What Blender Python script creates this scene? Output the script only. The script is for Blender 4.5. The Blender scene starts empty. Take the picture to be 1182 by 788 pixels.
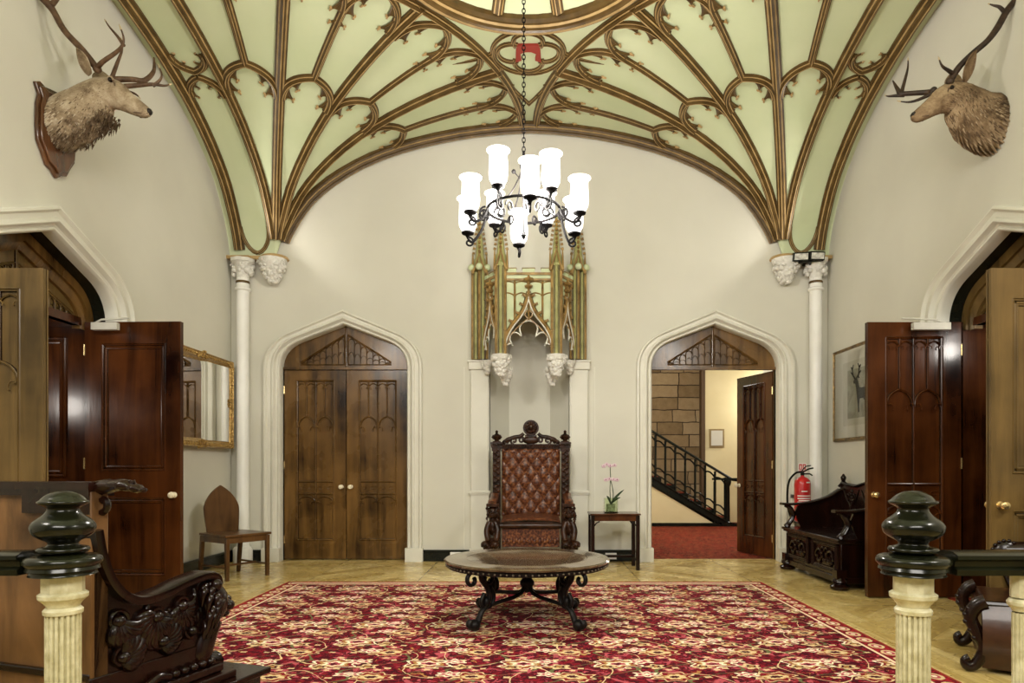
import bpy, math, random
from math import sin, cos, pi, sqrt, radians, atan2, hypot
from mathutils import Vector as V, Matrix, noise
from mathutils.geometry import tessellate_polygon
random.seed(7)
sc = bpy.context.scene
COL = sc.collection
# ---------------------------------------------------------------- camera
F = 780.0; CX, CY = 617.0, 540.0; EX, EZ = 0.065, 1.17
def P(px, py, Y):
    return V((EX + (px - CX) / F * Y, Y, EZ + (CY - py) / F * Y))
cam = bpy.data.cameras.new('camera'); cam.lens = F / 1182 * 36; cam.sensor_width = 36
cam.shift_x = -(CX - 591) / 1182; cam.shift_y = (CY - 394) / 1182
cam.clip_start = .05
co = bpy.data.objects.new('camera', cam); COL.objects.link(co)
co.location = (EX, 0, EZ); co.rotation_euler = (pi / 2, 0, 0); sc.camera = co
# ---------------------------------------------------------------- node expressions
class E:
    def __init__(s, nt, sock): s.nt, s.s = nt, sock
    def _m(s, op, *a):
        n = s.nt.nodes.new('ShaderNodeMath'); n.operation = op
        for i, x in enumerate((s,) + a):
            if isinstance(x, E): s.nt.links.new(x.s, n.inputs[i])
            else: n.inputs[i].default_value = x
        return E(s.nt, n.outputs[0])
    def __add__(s, o): return s._m('ADD', o)
    __radd__ = __add__
    def __sub__(s, o): return s._m('SUBTRACT', o)
    def __rsub__(s, o): return (s * -1) + o
    def __mul__(s, o): return s._m('MULTIPLY', o)
    __rmul__ = __mul__
    def __truediv__(s, o): return s._m('DIVIDE', o)
    def lt(s, o): return s._m('LESS_THAN', o)
    def gt(s, o): return s._m('GREATER_THAN', o)
    def fr(s): return s._m('FRACT')
    def fl(s): return s._m('FLOOR')
    def ab(s): return s._m('ABSOLUTE')
    def sn(s): return s._m('SINE')
    def cs(s): return s._m('COSINE')
    def sq(s): return s._m('SQRT')
    def at2(s, o): return s._m('ARCTAN2', o)
    def mn(s, o): return s._m('MINIMUM', o)
    def mx(s, o): return s._m('MAXIMUM', o)
    def mod2(s): return (s * .5).fr() * 2
def cmix(nt, f, a, b):
    n = nt.nodes.new('ShaderNodeMix'); n.data_type = 'RGBA'
    for sk, x in ((n.inputs[0], f), (n.inputs[6], a), (n.inputs[7], b)):
        if isinstance(x, E): nt.links.new(x.s, sk)
        elif hasattr(x, 'is_output'): nt.links.new(x, sk)
        elif isinstance(x, (int, float)): sk.default_value = x
        else: sk.default_value = (*x, 1)
    return n.outputs[2]
def mat0(name, rough=.5, metal=0, coat=0, spec=.32):
    m = bpy.data.materials.new(name); m.use_nodes = True
    b = m.node_tree.nodes['Principled BSDF']
    b.inputs['Roughness'].default_value = rough; b.inputs['Metallic'].default_value = metal
    b.inputs['Coat Weight'].default_value = coat; b.inputs['Coat Roughness'].default_value = .12
    b.inputs['Specular IOR Level'].default_value = spec
    return m, m.node_tree, b
def coords(nt, kind='Object', scale=(1, 1, 1)):
    t = nt.nodes.new('ShaderNodeTexCoord'); mp = nt.nodes.new('ShaderNodeMapping')
    mp.inputs['Scale'].default_value = scale; nt.links.new(t.outputs[kind], mp.inputs[0]); return mp.outputs[0]
def worldpos(nt):
    g = nt.nodes.new('ShaderNodeNewGeometry'); s = nt.nodes.new('ShaderNodeSeparateXYZ')
    nt.links.new(g.outputs['Position'], s.inputs[0])
    return [E(nt, s.outputs[i]) for i in range(3)], g.outputs['Position']
def noi(nt, vec, scale, detail=3, rough=.5, dist=0):
    n = nt.nodes.new('ShaderNodeTexNoise'); n.inputs['Scale'].default_value = scale
    n.inputs['Detail'].default_value = detail; n.inputs['Roughness'].default_value = rough
    n.inputs['Distortion'].default_value = dist
    nt.links.new(vec, n.inputs['Vector']); return n
def bump(nt, b, hsock, strength=.2, dist=.01):
    n = nt.nodes.new('ShaderNodeBump'); n.inputs['Strength'].default_value = strength
    n.inputs['Distance'].default_value = dist
    nt.links.new(hsock, n.inputs['Height']); nt.links.new(n.outputs[0], b.inputs['Normal'])
def ramp(nt, fac, stops):
    r = nt.nodes.new('ShaderNodeValToRGB'); el = r.color_ramp.elements
    while len(el) < len(stops): el.new(.5)
    for e, (p, c) in zip(el, stops): e.position = p; e.color = (*c, 1)
    nt.links.new(fac, r.inputs[0]); return r.outputs[0]
def M_mottle(name, a, b_, scale=4, rough=.5, metal=0, coat=0, bmp=0, detail=4, bs=None, dist=.01):
    m, nt, b = mat0(name, rough, metal, coat)
    v = coords(nt); n = noi(nt, v, scale, detail)
    nt.links.new(ramp(nt, n.outputs[0], [(.3, a), (.7, b_)]), b.inputs['Base Color'])
    if bmp:
        n2 = noi(nt, v, bs or scale * 3, 5); bump(nt, b, n2.outputs[0], bmp, dist)
    return m
def M_wood(name, dark, light, rough=.3, coat=.5, axis=2, scale=7, stretch=.09, bmp=.06):
    m, nt, b = mat0(name, rough, 0, coat)
    s = [1, 1, 1]; s[axis] = stretch
    v = coords(nt, 'Object', s); n = noi(nt, v, scale, 6, .6, .6)
    n2 = noi(nt, coords(nt), 2.2, 3)
    e = E(nt, n.outputs[0]) * .7 + E(nt, n2.outputs[0]) * .5
    mid = tuple((x + y) / 2 for x, y in zip(dark, light))
    nt.links.new(ramp(nt, e.s, [(.42, dark), (.6, mid), (.8, light)]), b.inputs['Base Color'])
    n3 = noi(nt, v, scale * 4, 3); bump(nt, b, n3.outputs[0], bmp, .01)
    r = E(nt, n2.outputs[0]) * .25 + (rough - .1); nt.links.new(r.s, b.inputs['Roughness'])
    return m
# ---------------------------------------------------------------- mesh builder
def wm(o):
    if o is None: return Matrix()
    l = Matrix.LocRotScale(o.location, o.rotation_euler, o.scale)
    return wm(o.parent) @ l if o.parent else l
class Fr:
    def __init__(s, o, u=(1, 0, 0), v=(0, 0, 1), n=None):
        s.o, s.u, s.v = V(o), V(u).normalized(), V(v).normalized()
        s.n = V(n).normalized() if n is not None else s.v.cross(s.u).normalized() * -1
    def __call__(s, a, b, c=0): return s.o + s.u * a + s.v * b + s.n * c
class MB:
    def __init__(s): s.v, s.f, s.m = [], [], []
    def add(s, vs, fs, m=0):
        k = len(s.v); s.v += [V(x) for x in vs]
        for i, f in enumerate(fs):
            s.f.append([k + j for j in f]); s.m.append(m[i] if isinstance(m, list) else m)
        return s
    def box(s, x0, x1, y0, y1, z0, z1, m=0, fr=None):
        vs = [(x, y, z) for z in (z0, z1) for y in (y0, y1) for x in (x0, x1)]
        if fr: vs = [fr(q[0], q[2], q[1]) for q in vs]
        return s.add(vs, [(0, 2, 3, 1), (4, 5, 7, 6), (0, 1, 5, 4), (2, 6, 7, 3), (0, 4, 6, 2), (1, 3, 7, 5)], m)
    def cbox(s, c, sx, sy, sz, m=0, rz=0):
        R = Matrix.Rotation(rz, 3, 'Z'); c = V(c)
        vs = [c + R @ V((x * sx / 2, y * sy / 2, z * sz / 2)) for z in (-1, 1) for y in (-1, 1) for x in (-1, 1)]
        return s.add(vs, [(0, 2, 3, 1), (4, 5, 7, 6), (0, 1, 5, 4), (2, 6, 7, 3), (0, 4, 6, 2), (1, 3, 7, 5)], m)
    def tube(s, pts, r=.01, seg=8, m=0, cap=True, sq=1.0, up=None, closed=False):
        pts = [V(p) for p in pts]; n = len(pts)
        if n < 2: return s
        rr = r if isinstance(r, (list, tuple)) else [r] * n
        if len(rr) != n: rr = [rr[0] + (rr[-1] - rr[0]) * i / (n - 1) for i in range(n)]
        t0 = (pts[1] - pts[0]).normalized()
        u = V(up) if up is not None else (V((0, 0, 1)) if abs(t0.z) < .9 else V((1, 0, 0)))
        vs, fs = [], []
        for i, p in enumerate(pts):
            if closed: t = (pts[(i + 1) % n] - pts[i - 1])
            else: t = pts[min(i + 1, n - 1)] - pts[max(i - 1, 0)]
            if t.length < 1e-9: t = t0.copy()
            t.normalize()
            if up is not None: u = V(up)
            a = u - t * u.dot(t)
            if a.length < 1e-5: a = t.orthogonal()
            a.normalize(); u = a; b = t.cross(a)
            for k in range(seg):
                an = 2 * pi * k / seg
                vs.append(p + a * cos(an) * rr[i] * sq + b * sin(an) * rr[i])
        L = n if closed else n - 1
        for i in range(L):
            for k in range(seg):
                i2 = (i + 1) % n
                fs.append((i * seg + k, i * seg + (k + 1) % seg, i2 * seg + (k + 1) % seg, i2 * seg + k))
        if cap and not closed: fs += [tuple(range(seg))[::-1], tuple((n - 1) * seg + k for k in range(seg))]
        return s.add(vs, fs, m)
    def lathe(s, prof, c=(0, 0, 0), seg=24, m=0, axis=(0, 0, 1), flute=0, nfl=16, frange=None, sx=1, sy=1):
        c = V(c); ax = V(axis).normalized(); Q = V((0, 0, 1)).rotation_difference(ax)
        vs, fs = [], []; n = len(prof)
        for (r, z) in prof:
            for k in range(seg):
                an = 2 * pi * k / seg
                vs.append(c + Q @ V((r * cos(an) * sx, r * sin(an) * sy, z)))
        for i in range(n - 1):
            for k in range(seg):
                fs.append((i * seg + k, i * seg + (k + 1) % seg, (i + 1) * seg + (k + 1) % seg, (i + 1) * seg + k))
        if prof[0][0] > 1e-6: fs.append(tuple(range(seg))[::-1])
        if prof[-1][0] > 1e-6: fs.append(tuple((n - 1) * seg + k for k in range(seg)))
        return s.add(vs, fs, m)
    def ball(s, c, r, m=0, seg=12, rings=8, axis=(0, 0, 1)):
        if not isinstance(r, (tuple, list)): r = (r, r, r)
        c = V(c); Q = V((0, 0, 1)).rotation_difference(V(axis).normalized()); vs, fs = [], []
        for i in range(1, rings):
            ph = pi * i / rings
            for k in range(seg):
                an = 2 * pi * k / seg
                vs.append(c + Q @ V((r[0] * sin(ph) * cos(an), r[1] * sin(ph) * sin(an), r[2] * cos(ph))))
        a = len(vs); vs += [c + Q @ V((0, 0, r[2])), c - Q @ V((0, 0, r[2]))]
        for i in range(rings - 2):
            for k in range(seg):
                fs.append((i * seg + k, (i + 1) * seg + k, (i + 1) * seg + (k + 1) % seg, i * seg + (k + 1) % seg))
        for k in range(seg):
            fs.append((a, k, (k + 1) % seg)); fs.append((a + 1, (rings - 2) * seg + (k + 1) % seg, (rings - 2) * seg + k))
        return s.add(vs, fs, m)
    def prism(s, loops, fr, c0, c1, m=0, sides=True):
        """loops of 2D points (first outer, others holes) in frame fr, from depth c0 to c1"""
        flat = [p for l in loops for p in l]
        tri = tessellate_polygon([[V((p[0], p[1], 0)) for p in l] for l in loops])
        n = len(flat)
        vs = [fr(p[0], p[1], c0) for p in flat] + [fr(p[0], p[1], c1) for p in flat]
        fs = []
        for t in tri:
            fs.append(tuple(t)); fs.append(tuple(x + n for x in t)[::-1])
        if sides:
            k = 0
            for l in loops:
                L = len(l)
                for i in range(L):
                    a, b = k + i, k + (i + 1) % L; fs.append((a, b, b + n, a + n))
                k += L
        return s.add(vs, fs, m)
    def grid(s, rows, m=0, closed=False):
        nr, nc = len(rows), len(rows[0]); vs = [p for r in rows for p in r]; fs = []
        for i in range(nr - 1):
            for j in range(nc if closed else nc - 1):
                fs.append((i * nc + j, i * nc + (j + 1) % nc, (i + 1) * nc + (j + 1) % nc, (i + 1) * nc + j))
        return s.add(vs, fs, m)
    def sweep(s, pts, ups, prof, mats=0, sc_=1, caps=True):
        """prof points (side, depth along up)"""
        pts = [V(p) for p in pts]; n = len(pts); rows = []
        for i, p in enumerate(pts):
            t = (pts[min(i + 1, n - 1)] - pts[max(i - 1, 0)]).normalized()
            u = ups[i] if isinstance(ups, list) else V(ups); u = (u - t * u.dot(t)).normalized()
            b = t.cross(u)
            rows.append([p + b * a * sc_ + u * c * sc_ for a, c in prof])
        np_ = len(prof); vs = [q for r in rows for q in r]; fs, ms = [], []
        for i in range(n - 1):
            for j in range(np_ - 1):
                fs.append((i * np_ + j, i * np_ + j + 1, (i + 1) * np_ + j + 1, (i + 1) * np_ + j))
                ms.append(mats[j] if isinstance(mats, (list, tuple)) else mats)
        if caps:
            fs.append(tuple(range(np_))[::-1]); ms.append(0)
            fs.append(tuple((n - 1) * np_ + k for k in range(np_))); ms.append(0)
        return s.add(vs, fs, ms)
    def build(s, name, mats, parent=None, smooth=40, bevel=0, origin='base', sub=0, local=False):
        me = bpy.data.meshes.new(name); o = bpy.data.objects.new(name, me); COL.objects.link(o)
        if not isinstance(mats, (list, tuple)): mats = [mats]
        vs = s.v
        if parent is not None:
            o.parent = parent
            if not local:
                w = wm(parent).inverted(); vs = [w @ x for x in vs]
        if origin == 'base' and vs and not local:
            lo = [min(x[i] for x in vs) for i in range(3)]; hi = [max(x[i] for x in vs) for i in range(3)]
            c = V(((lo[0] + hi[0]) / 2, (lo[1] + hi[1]) / 2, lo[2])); o.location = c; vs = [x - c for x in vs]
        me.from_pydata([tuple(x) for x in vs], [], s.f)
        for mm in mats: me.materials.append(mm)
        if any(s.m): me.polygons.foreach_set('material_index', s.m)
        import bmesh
        b = bmesh.new(); b.from_mesh(me)
        bmesh.ops.recalc_face_normals(b, faces=b.faces); b.to_mesh(me); b.free()
        if smooth:
            me.shade_smooth(); me.set_sharp_from_angle(angle=radians(smooth))
        if bevel:
            md = o.modifiers.new('bevel', 'BEVEL'); md.width = bevel; md.segments = 2; md.limit_method = 'ANGLE'; md.angle_limit = radians(35)
        if sub:
            md = o.modifiers.new('subd', 'SUBSURF'); md.levels = sub; md.render_levels = sub
        me.update(); return o
def tag(o, label, cat, group=None, kind=None):
    if label: o['label'] = label
    if cat: o['category'] = cat
    if group: o['group'] = group
    if kind: o['kind'] = kind
    return o
def struct(o): o['kind'] = 'structure'; return o
def thing(name, label, cat, loc, rz=0, group=None):
    o = bpy.data.objects.new(name, None); o.empty_display_size = .1; COL.objects.link(o)
    o.location = loc; o.rotation_euler = (0, 0, rz); return tag(o, label, cat, group)
def bez(p0, p1, p2, n=8, p3=None):
    out = []
    for i in range(n + 1):
        t = i / n
        if p3 is None: q = V(p0) * (1 - t) ** 2 + V(p1) * 2 * t * (1 - t) + V(p2) * t * t
        else: q = V(p0) * (1 - t) ** 3 + V(p1) * 3 * t * (1 - t) ** 2 + V(p2) * 3 * t * t * (1 - t) + V(p3) * t ** 3
        out.append(q)
    return out
def smooth_path(pts, n=4):
    """catmull-rom"""
    pts = [V(p) for p in pts]; out = []
    for i in range(len(pts) - 1):
        a, b, c, d = pts[max(i - 1, 0)], pts[i], pts[i + 1], pts[min(i + 2, len(pts) - 1)]
        for k in range(n):
            t = k / n
            out.append(.5 * ((2 * b) + (c - a) * t + (2 * a - 5 * b + 4 * c - d) * t * t + (3 * b - a - 3 * c + d) * t ** 3))
    out.append(pts[-1]); return out
def spiral(c, r0, r1, a0, a1, n=14):
    return [(c[0] + (r0 + (r1 - r0) * i / n) * cos(a0 + (a1 - a0) * i / n), c[1] + (r0 + (r1 - r0) * i / n) * sin(a0 + (a1 - a0) * i / n)) for i in range(n + 1)]
# ---------------------------------------------------------------- materials
W_ = {}
def m_wall():
    m, nt, b = mat0('wall_paint', .75)
    n = noi(nt, coords(nt), 1.3, 3); nt.links.new(ramp(nt, n.outputs[0], [(.3, (.60, .58, .495)), (.7, (.65, .63, .54))]), b.inputs['Base Color'])
    n2 = noi(nt, coords(nt), 60, 3); bump(nt, b, n2.outputs[0], .05, .004); return m
WALL = m_wall()
TRIM = M_mottle('cream_trim_paint', (.66, .64, .55), (.72, .70, .61), 3, .4)
WHITE = M_mottle('white_gloss_paint', (.78, .77, .72), (.84, .83, .79), 5, .35)
VAULT = M_mottle('vault_green_plaster', (.56, .63, .39), (.64, .69, .46), 1.2, .7)
BROWN = M_mottle('rib_brown_paint', (.060, .034, .009), (.12, .070, .020), 8, .35)
GOLD = M_mottle('rib_gold_paint', (.33, .21, .08), (.48, .33, .15), 8, .35)
OLIVE = M_mottle('canopy_sage_paint', (.26, .25, .085), (.42, .41, .18), 8, .4)
OCHRE = M_mottle('canopy_gilt_paint', (.12, .065, .015), (.40, .25, .08), 9, .35)
PALE = M_mottle('canopy_pale_green', (.46, .52, .30), (.58, .63, .40), 5, .5)
OAK = M_wood('oak_door', (.013, .005, .0015), (.21, .108, .028), .25, .3)
OAKL = M_wood('light_oak', (.040, .023, .006), (.19, .115, .036), .3, .3)
MAHOG = M_wood('mahogany_door', (.006, .0015, .0008), (.105, .031, .007), .2, .35)
DARK = M_wood('black_carved_oak', (.002, .001, .0006), (.017, .004, .0018), .22, .3, scale=9)
CARVE = M_mottle('carved_walnut', (.004, .0015, .0006), (.050, .018, .007), 14, .3, coat=.3, bmp=.5, bs=45, dist=.006)
PLANK = M_wood('old_back_boards', (.020, .008, .003), (.27, .135, .05), .35, .2, scale=7, stretch=.2)
PLAIN = M_wood('chair_walnut', (.035, .014, .004), (.15, .07, .022), .3, .3)
BLACK = M_mottle('black_gloss_paint', (.006, .007, .005), (.012, .014, .009), 6, .25, coat=.3)
IRON2 = M_mottle('chandelier_iron', (.002, .002, .002), (.006, .005, .005), 20, .6); IRON2.node_tree.nodes['Principled BSDF'].inputs['Specular IOR Level'].default_value = .06
IRON = M_mottle('wrought_iron', (.006, .005, .005), (.018, .015, .014), 20, .4, metal=.3)
GREENBR = M_mottle('newel_dark_green', (.003, .0035, .0015), (.012, .013, .005), 9, .22, coat=.3)
CREAMP = M_mottle('baluster_cream_gilt', (.50, .45, .25), (.74, .70, .48), 30, .35, coat=.2, bmp=.2)
BRASS = M_mottle('brass', (.7, .50, .22), (.85, .68, .35), 20, .25, metal=.9)
PORC = M_mottle('cream_porcelain', (.75, .66, .45), (.82, .74, .55), 20, .2, coat=.5)
STEEL = M_mottle('closer_grey_paint', (.5, .48, .42), (.6, .58, .5), 10, .35)
REDP = M_mottle('extinguisher_red', (.45, .01, .012), (.55, .015, .015), 4, .3, coat=.5)
HORN = M_mottle('antler_horn', (.045, .022, .010), (.15, .085, .045), 18, .5, bmp=.4)
HORNTIP = M_mottle('antler_tip', (.45, .35, .2), (.55, .45, .28), 18, .5)
STONEW = M_mottle('white_carved_stone', (.62, .60, .54), (.78, .76, .70), 25, .6, bmp=.5)
GROOVE_SHADE = M_wood('moulding_edge_shade', (.006, .0025, .001), (.035, .014, .004), .25, .1)  # groove shade painted as darker wood along the tracery edges
for m_, s_, c_ in ((DARK, .28, .12), (CARVE, .2, .08), (MAHOG, .26, .12), (GREENBR, .3, .15), (IRON, .2, 0), (BLACK, .25, .05), (OAK, .3, .12), (OAKL, .28, .1), (PLANK, .25, .05), (PLAIN, .3, .1)):
    q_ = m_.node_tree.nodes['Principled BSDF']; q_.inputs['Specular IOR Level'].default_value = s_; q_.inputs['Coat Weight'].default_value = c_
def m_leather():
    m, nt, b = mat0('oxblood_leather',   .40, 0, .15)
    v = coords(nt); n = noi(nt, v, 22, 6, .7, 1.5); vo = nt.nodes.new('ShaderNodeTexVoronoi'); vo.inputs['Scale'].default_value = 38
    nt.links.new(v, vo.inputs[0])
    e = E(nt, n.outputs[0]) * .75 + E(nt, vo.outputs[0]) * .35
    nt.links.new(ramp(nt, e.s, [(.38, (.016, .004, .002)), (.55, (.080, .021, .008)), (.75, (.23, .085, .025))]), b.inputs['Base Color'])
    bump(nt, b, e.s, .35, .006); return m
LEATHER = m_leather()
BROWNL = M_mottle('brown_leather', (.018, .006, .003), (.07, .026, .010), 6, .35, coat=.3, bmp=.15)
def m_fur(name, a, b_, c):
    m, nt, b = mat0(name, .85, spec=.2)
    n = noi(nt, coords(nt, 'Object', (1, 1, 1)), 6, 4, .6, .4); n2 = noi(nt, coords(nt, 'Object', (1.5, 2, 2)), 45, 3)
    e = E(nt, n.outputs[0]) * .85 + E(nt, n2.outputs[0]) * .15
    nt.links.new(ramp(nt, e.s, [(.35, a), (.5, b_), (.65, c)]), b.inputs['Base Color']); bump(nt, b, n2.outputs[0], .5, .01); return m
FURL = m_fur('deer_fur_pale', (.13, .085, .05), (.33, .25, .16), (.52, .43, .31))
FURR = m_fur('deer_fur_brown', (.10, .06, .03), (.24, .16, .09), (.40, .29, .17))
def m_emit(name, col, st):
    m, nt, b = mat0(name, .3); b.inputs['Base Color'].default_value = (*col, 1)
    b.inputs['Emission Color'].default_value = (*col, 1); b.inputs['Emission Strength'].default_value = st; return m
SHADE = m_emit('lit_glass_shade', (1, .97, .96), 1.3)
def m_glass(name, col=(1, 1, 1), rough=.02):
    m, nt, b = mat0(name, rough); b.inputs['Base Color'].default_value = (*col, 1); b.inputs['Transmission Weight'].default_value = 1; b.inputs['IOR'].default_value = 1.3; return m
GLASS = m_glass('vase_glass', (.85, .92, .75), .15)
PANE = m_glass('picture_glass')
def m_mirror():
    m, nt, b = mat0('mirror_silver', .02, 1); b.inputs['Base Color'].default_value = (.85, .85, .82, 1); return m
MIRROR = m_mirror()
GILT = M_mottle('gilt_frame', (.22, .12, .03), (.55, .36, .12), 35, .35, metal=.5, bmp=.6, bs=70, dist=.006)
# floor: oak boards, basket / diagonal blocks with a long-board border
def m_floor():
    m, nt, b = mat0('oak_parquet', .22, 0, .15)
    (x, y, z), pos = worldpos(nt)
    s = .707; u = (x + y) * s; w = (x - y) * s
    # herringbone by alternating panels
    S = 1.15
    par = ((x / S).fl() + (y / S).fl()).mod2().gt(.5)
    a = u * (1 - par) + w * par; c = w * (1 - par) + u * par
    inb = ((x.ab()).gt(2.42)) * ((x.ab()).lt(2.68)) * (y.lt(7.2))
    a = a * (1 - inb) + y * inb; c = c * (1 - inb) + x * inb
    row = (c / .145).fl(); fr_ = (c / .145).fr()
    col = (a / .9 + row * .37).fl(); fa = (a / .9 + row * .37).fr()
    rnd = ((row * 12.9898 + col * 78.233 + par * 3.3).sn() * 43758.5).fr()
    gap = (fr_.lt(.022)).mx(fa.lt(.006)).mx((x / S).fr().lt(.012) * (1 - inb)).mx((y / S).fr().lt(.012) * (1 - inb))
    mp = nt.nodes.new('ShaderNodeCombineXYZ'); nt.links.new((a * 1.2).s, mp.inputs[0]); nt.links.new((c * 22).s, mp.inputs[1]); nt.links.new((rnd * 9).s, mp.inputs[2])
    n = noi(nt, mp.outputs[0], 1.6, 4)
    e = rnd * .45 + E(nt, n.outputs[0]) * .6
    colr = ramp(nt, e.s, [(.15, (.33, .215, .06)), (.5, (.54, .39, .135)), (.85, (.74, .58, .26))])
    nt.links.new(cmix(nt, gap * .65, colr, (.07, .035, .01)), b.inputs['Base Color'])
    bump(nt, b, (1 - gap).s, .15, .004); n4 = noi(nt, pos, 5, 3)
    nt.links.new((E(nt, n4.outputs[0]) * .25 + .15).s, b.inputs['Roughness']); return m
FLOOR = m_floor()
def m_rug(red=(.20, .005, .014), border=True):
    m, nt, b = mat0('woven_rug', .95, spec=.15)
    (x, y, z), pos = worldpos(nt)
    n = noi(nt, pos, 7, 2); nd = nt.nodes.new('ShaderNodeSeparateColor'); nt.links.new(n.outputs[1], nd.inputs[0])
    x2 = x + (E(nt, nd.outputs[0]) - .5) * .06; y2 = y + (E(nt, nd.outputs[1]) - .5) * .06
    def med(ox, oy, tx, ty, rx, ry, k, lob, ph=0):
        p = ((x2 / tx + ox).fr() - .5) * tx; q = ((y2 / ty + oy).fr() - .5) * ty
        r = ((p / rx) * (p / rx) + (q / ry) * (q / ry)).sq(); an = (q / ry).at2(p / rx)
        return r * (1 + (an * k + ph).cs() * lob), an
    RED = red; DK = (.055, .001, .006); CR = (.66, .50, .27); WH = (.84, .74, .54); TAN = (.40, .20, .06); PK = (.42, .07, .09); GR = (.12, .13, .05)
    fine = noi(nt, pos, 30, 3, .7); f = E(nt, fine.outputs[0]); big = noi(nt, pos, 11, 3, .6, 1.2); g = E(nt, big.outputs[0])
    c = cmix(nt, f.gt(.48), RED, DK)
    c = cmix(nt, g.gt(.60), c, PK); c = cmix(nt, (g.lt(.34)), c, TAN)
    # vines
    v1 = ((x2 * 14).sn() * .5 + (y2 * 12.5).sn() * .5 + (x2 * 9 + y2 * 7).sn() * .4).ab()
    c = cmix(nt, v1.lt(.028), c, CR)
    v2 = ((x2 * 10.5 - y2 * 8).sn() * .6 + (y2 * 17).cs() * .5).ab(); c = cmix(nt, v2.lt(.04), c, GR)
    sp = [((0, 0), (.56, .50), (.120, .078), 8, .14, [(1.0, CR), (.88, RED), (.62, TAN), (.50, CR), (.26, DK)]),
          ((.5, .5), (.56, .50), (.135, .085), 6, .18, [(1.0, WH), (.88, RED), (.70, TAN), (.52, WH), (.34, PK), (.18, DK)]),
          ((.25, .30), (.56, .25), (.062, .040), 6, .22, [(1.0, WH), (.70, PK), (.35, WH)]),
          ((.75, .62), (.28, .50), (.055, .040), 5, .22, [(1.0, CR), (.62, DK), (.34, TAN)]),
          ((.5, .0), (.28, .25), (.035, .028), 5, .2, [(1.0, PK), (.55, CR)]),
          ((.12, .5), (.14, .17), (.020, .014), 4, .25, [(1.0, CR)])]
    for off, t, r, k, lob, cols in sp:
        d, an = med(off[0], off[1], t[0], t[1], r[0], r[1], k, lob)
        for lim, colr in cols: c = cmix(nt, (d + (f - .5) * .35).lt(lim), c, colr)
    if border:
        xa = (x + .0375).ab(); d1 = 2.4175 - xa; d2 = 6.9 - y; d = d1.mn(d2)
        bc = cmix(nt, f.gt(.5), (.32, .012, .02), (.13, .004, .01))
        p = ((y / .16).fr() - .5) * .16; q = d - .09; dd = (p * p * 190 + q * q * 330).sq(); dd = dd + (f - .5) * .35
        bc = cmix(nt, dd.lt(.85), bc, CR); bc = cmix(nt, dd.lt(.55), bc, PK); bc = cmix(nt, dd.lt(.28), bc, WH)
        bc = cmix(nt, d.lt(.022), bc, (.28, .05, .02)); bc = cmix(nt, (d - .165).ab().lt(.010), bc, (.80, .62, .42))
        c = cmix(nt, d.lt(.175), c, bc); c = cmix(nt, d.lt(.007), c, (.6, .42, .2))
    nt.links.new(c, b.inputs['Base Color']); n5 = noi(nt, pos, 350, 2); bump(nt, b, n5.outputs[0], .4, .004); return m
RUG = m_rug()
def m_carpet2():
    m, nt, b = mat0('hall_red_carpet', .95, spec=.1)
    (x, y, z), pos = worldpos(nt); n = noi(nt, pos, 9, 4, .7, 2); n2 = noi(nt, pos, 16, 3, .6, 2)
    c = ramp(nt, n.outputs[0], [(.42, (.035, .001, .001)), (.52, (.13, .005, .003)), (.62, (.25, .018, .007))])
    c = cmix(nt, (E(nt, n2.outputs[0]) - .5).ab().lt(.02), c, (.35, .12, .05)); nt.links.new(c, b.inputs['Base Color']); return m
CARPET = m_carpet2()
def m_stone():
    m, nt, b = mat0('coursed_sandstone', .85)
    (x, y, z), pos = worldpos(nt)
    nn = noi(nt, pos, 4, 3); w = (E(nt, nn.outputs[0]) - .5) * .05
    zz = z + w; xx = x + w; row = (zz / .27).fl(); fz = (zz / .27).fr()
    wid = .62 + (row * 7.7).sn() * .12; a = xx / wid + row * .41 + (row * 3.1).sn(); fx = a.fr(); cl = a.fl()
    rnd = ((row * 12.9 + cl * 78.2).sn() * 4375.5).fr()
    gap = (fz.lt(.07)).mx(fx.lt(.035))
    n = noi(nt, pos, 7, 5, .7); e = rnd * .5 + E(nt, n.outputs[0]) * .5
    c = ramp(nt, e.s, [(.2, (.13, .085, .035)), (.5, (.24, .165, .08)), (.85, (.36, .27, .15))])
    nt.links.new(cmix(nt, gap, c, (.04, .025, .012)), b.inputs['Base Color']); h = E(nt, n.outputs[0]) * .4 - gap * 1.0
    bump(nt, b, h.s, .8, .03); return m
STONE = m_stone()
YCREAM = M_mottle('hall_cream_paint', (.72, .62, .34), (.78, .68, .40), 2, .6)
GREEN = M_mottle('orchid_leaf', (.01, .03, .008), (.03, .06, .015), 9, .35)
PETAL = M_mottle('orchid_petal', (.50, .28, .36), (.75, .64, .66), 30, .5)
PAPER = M_mottle('mount_paper', (.62, .60, .50), (.68, .66, .56), 3, .8)
def flatm(name, c, r=.5): return M_mottle(name, c, tuple(min(1, q * 1.12) for q in c), 6, r)
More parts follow.
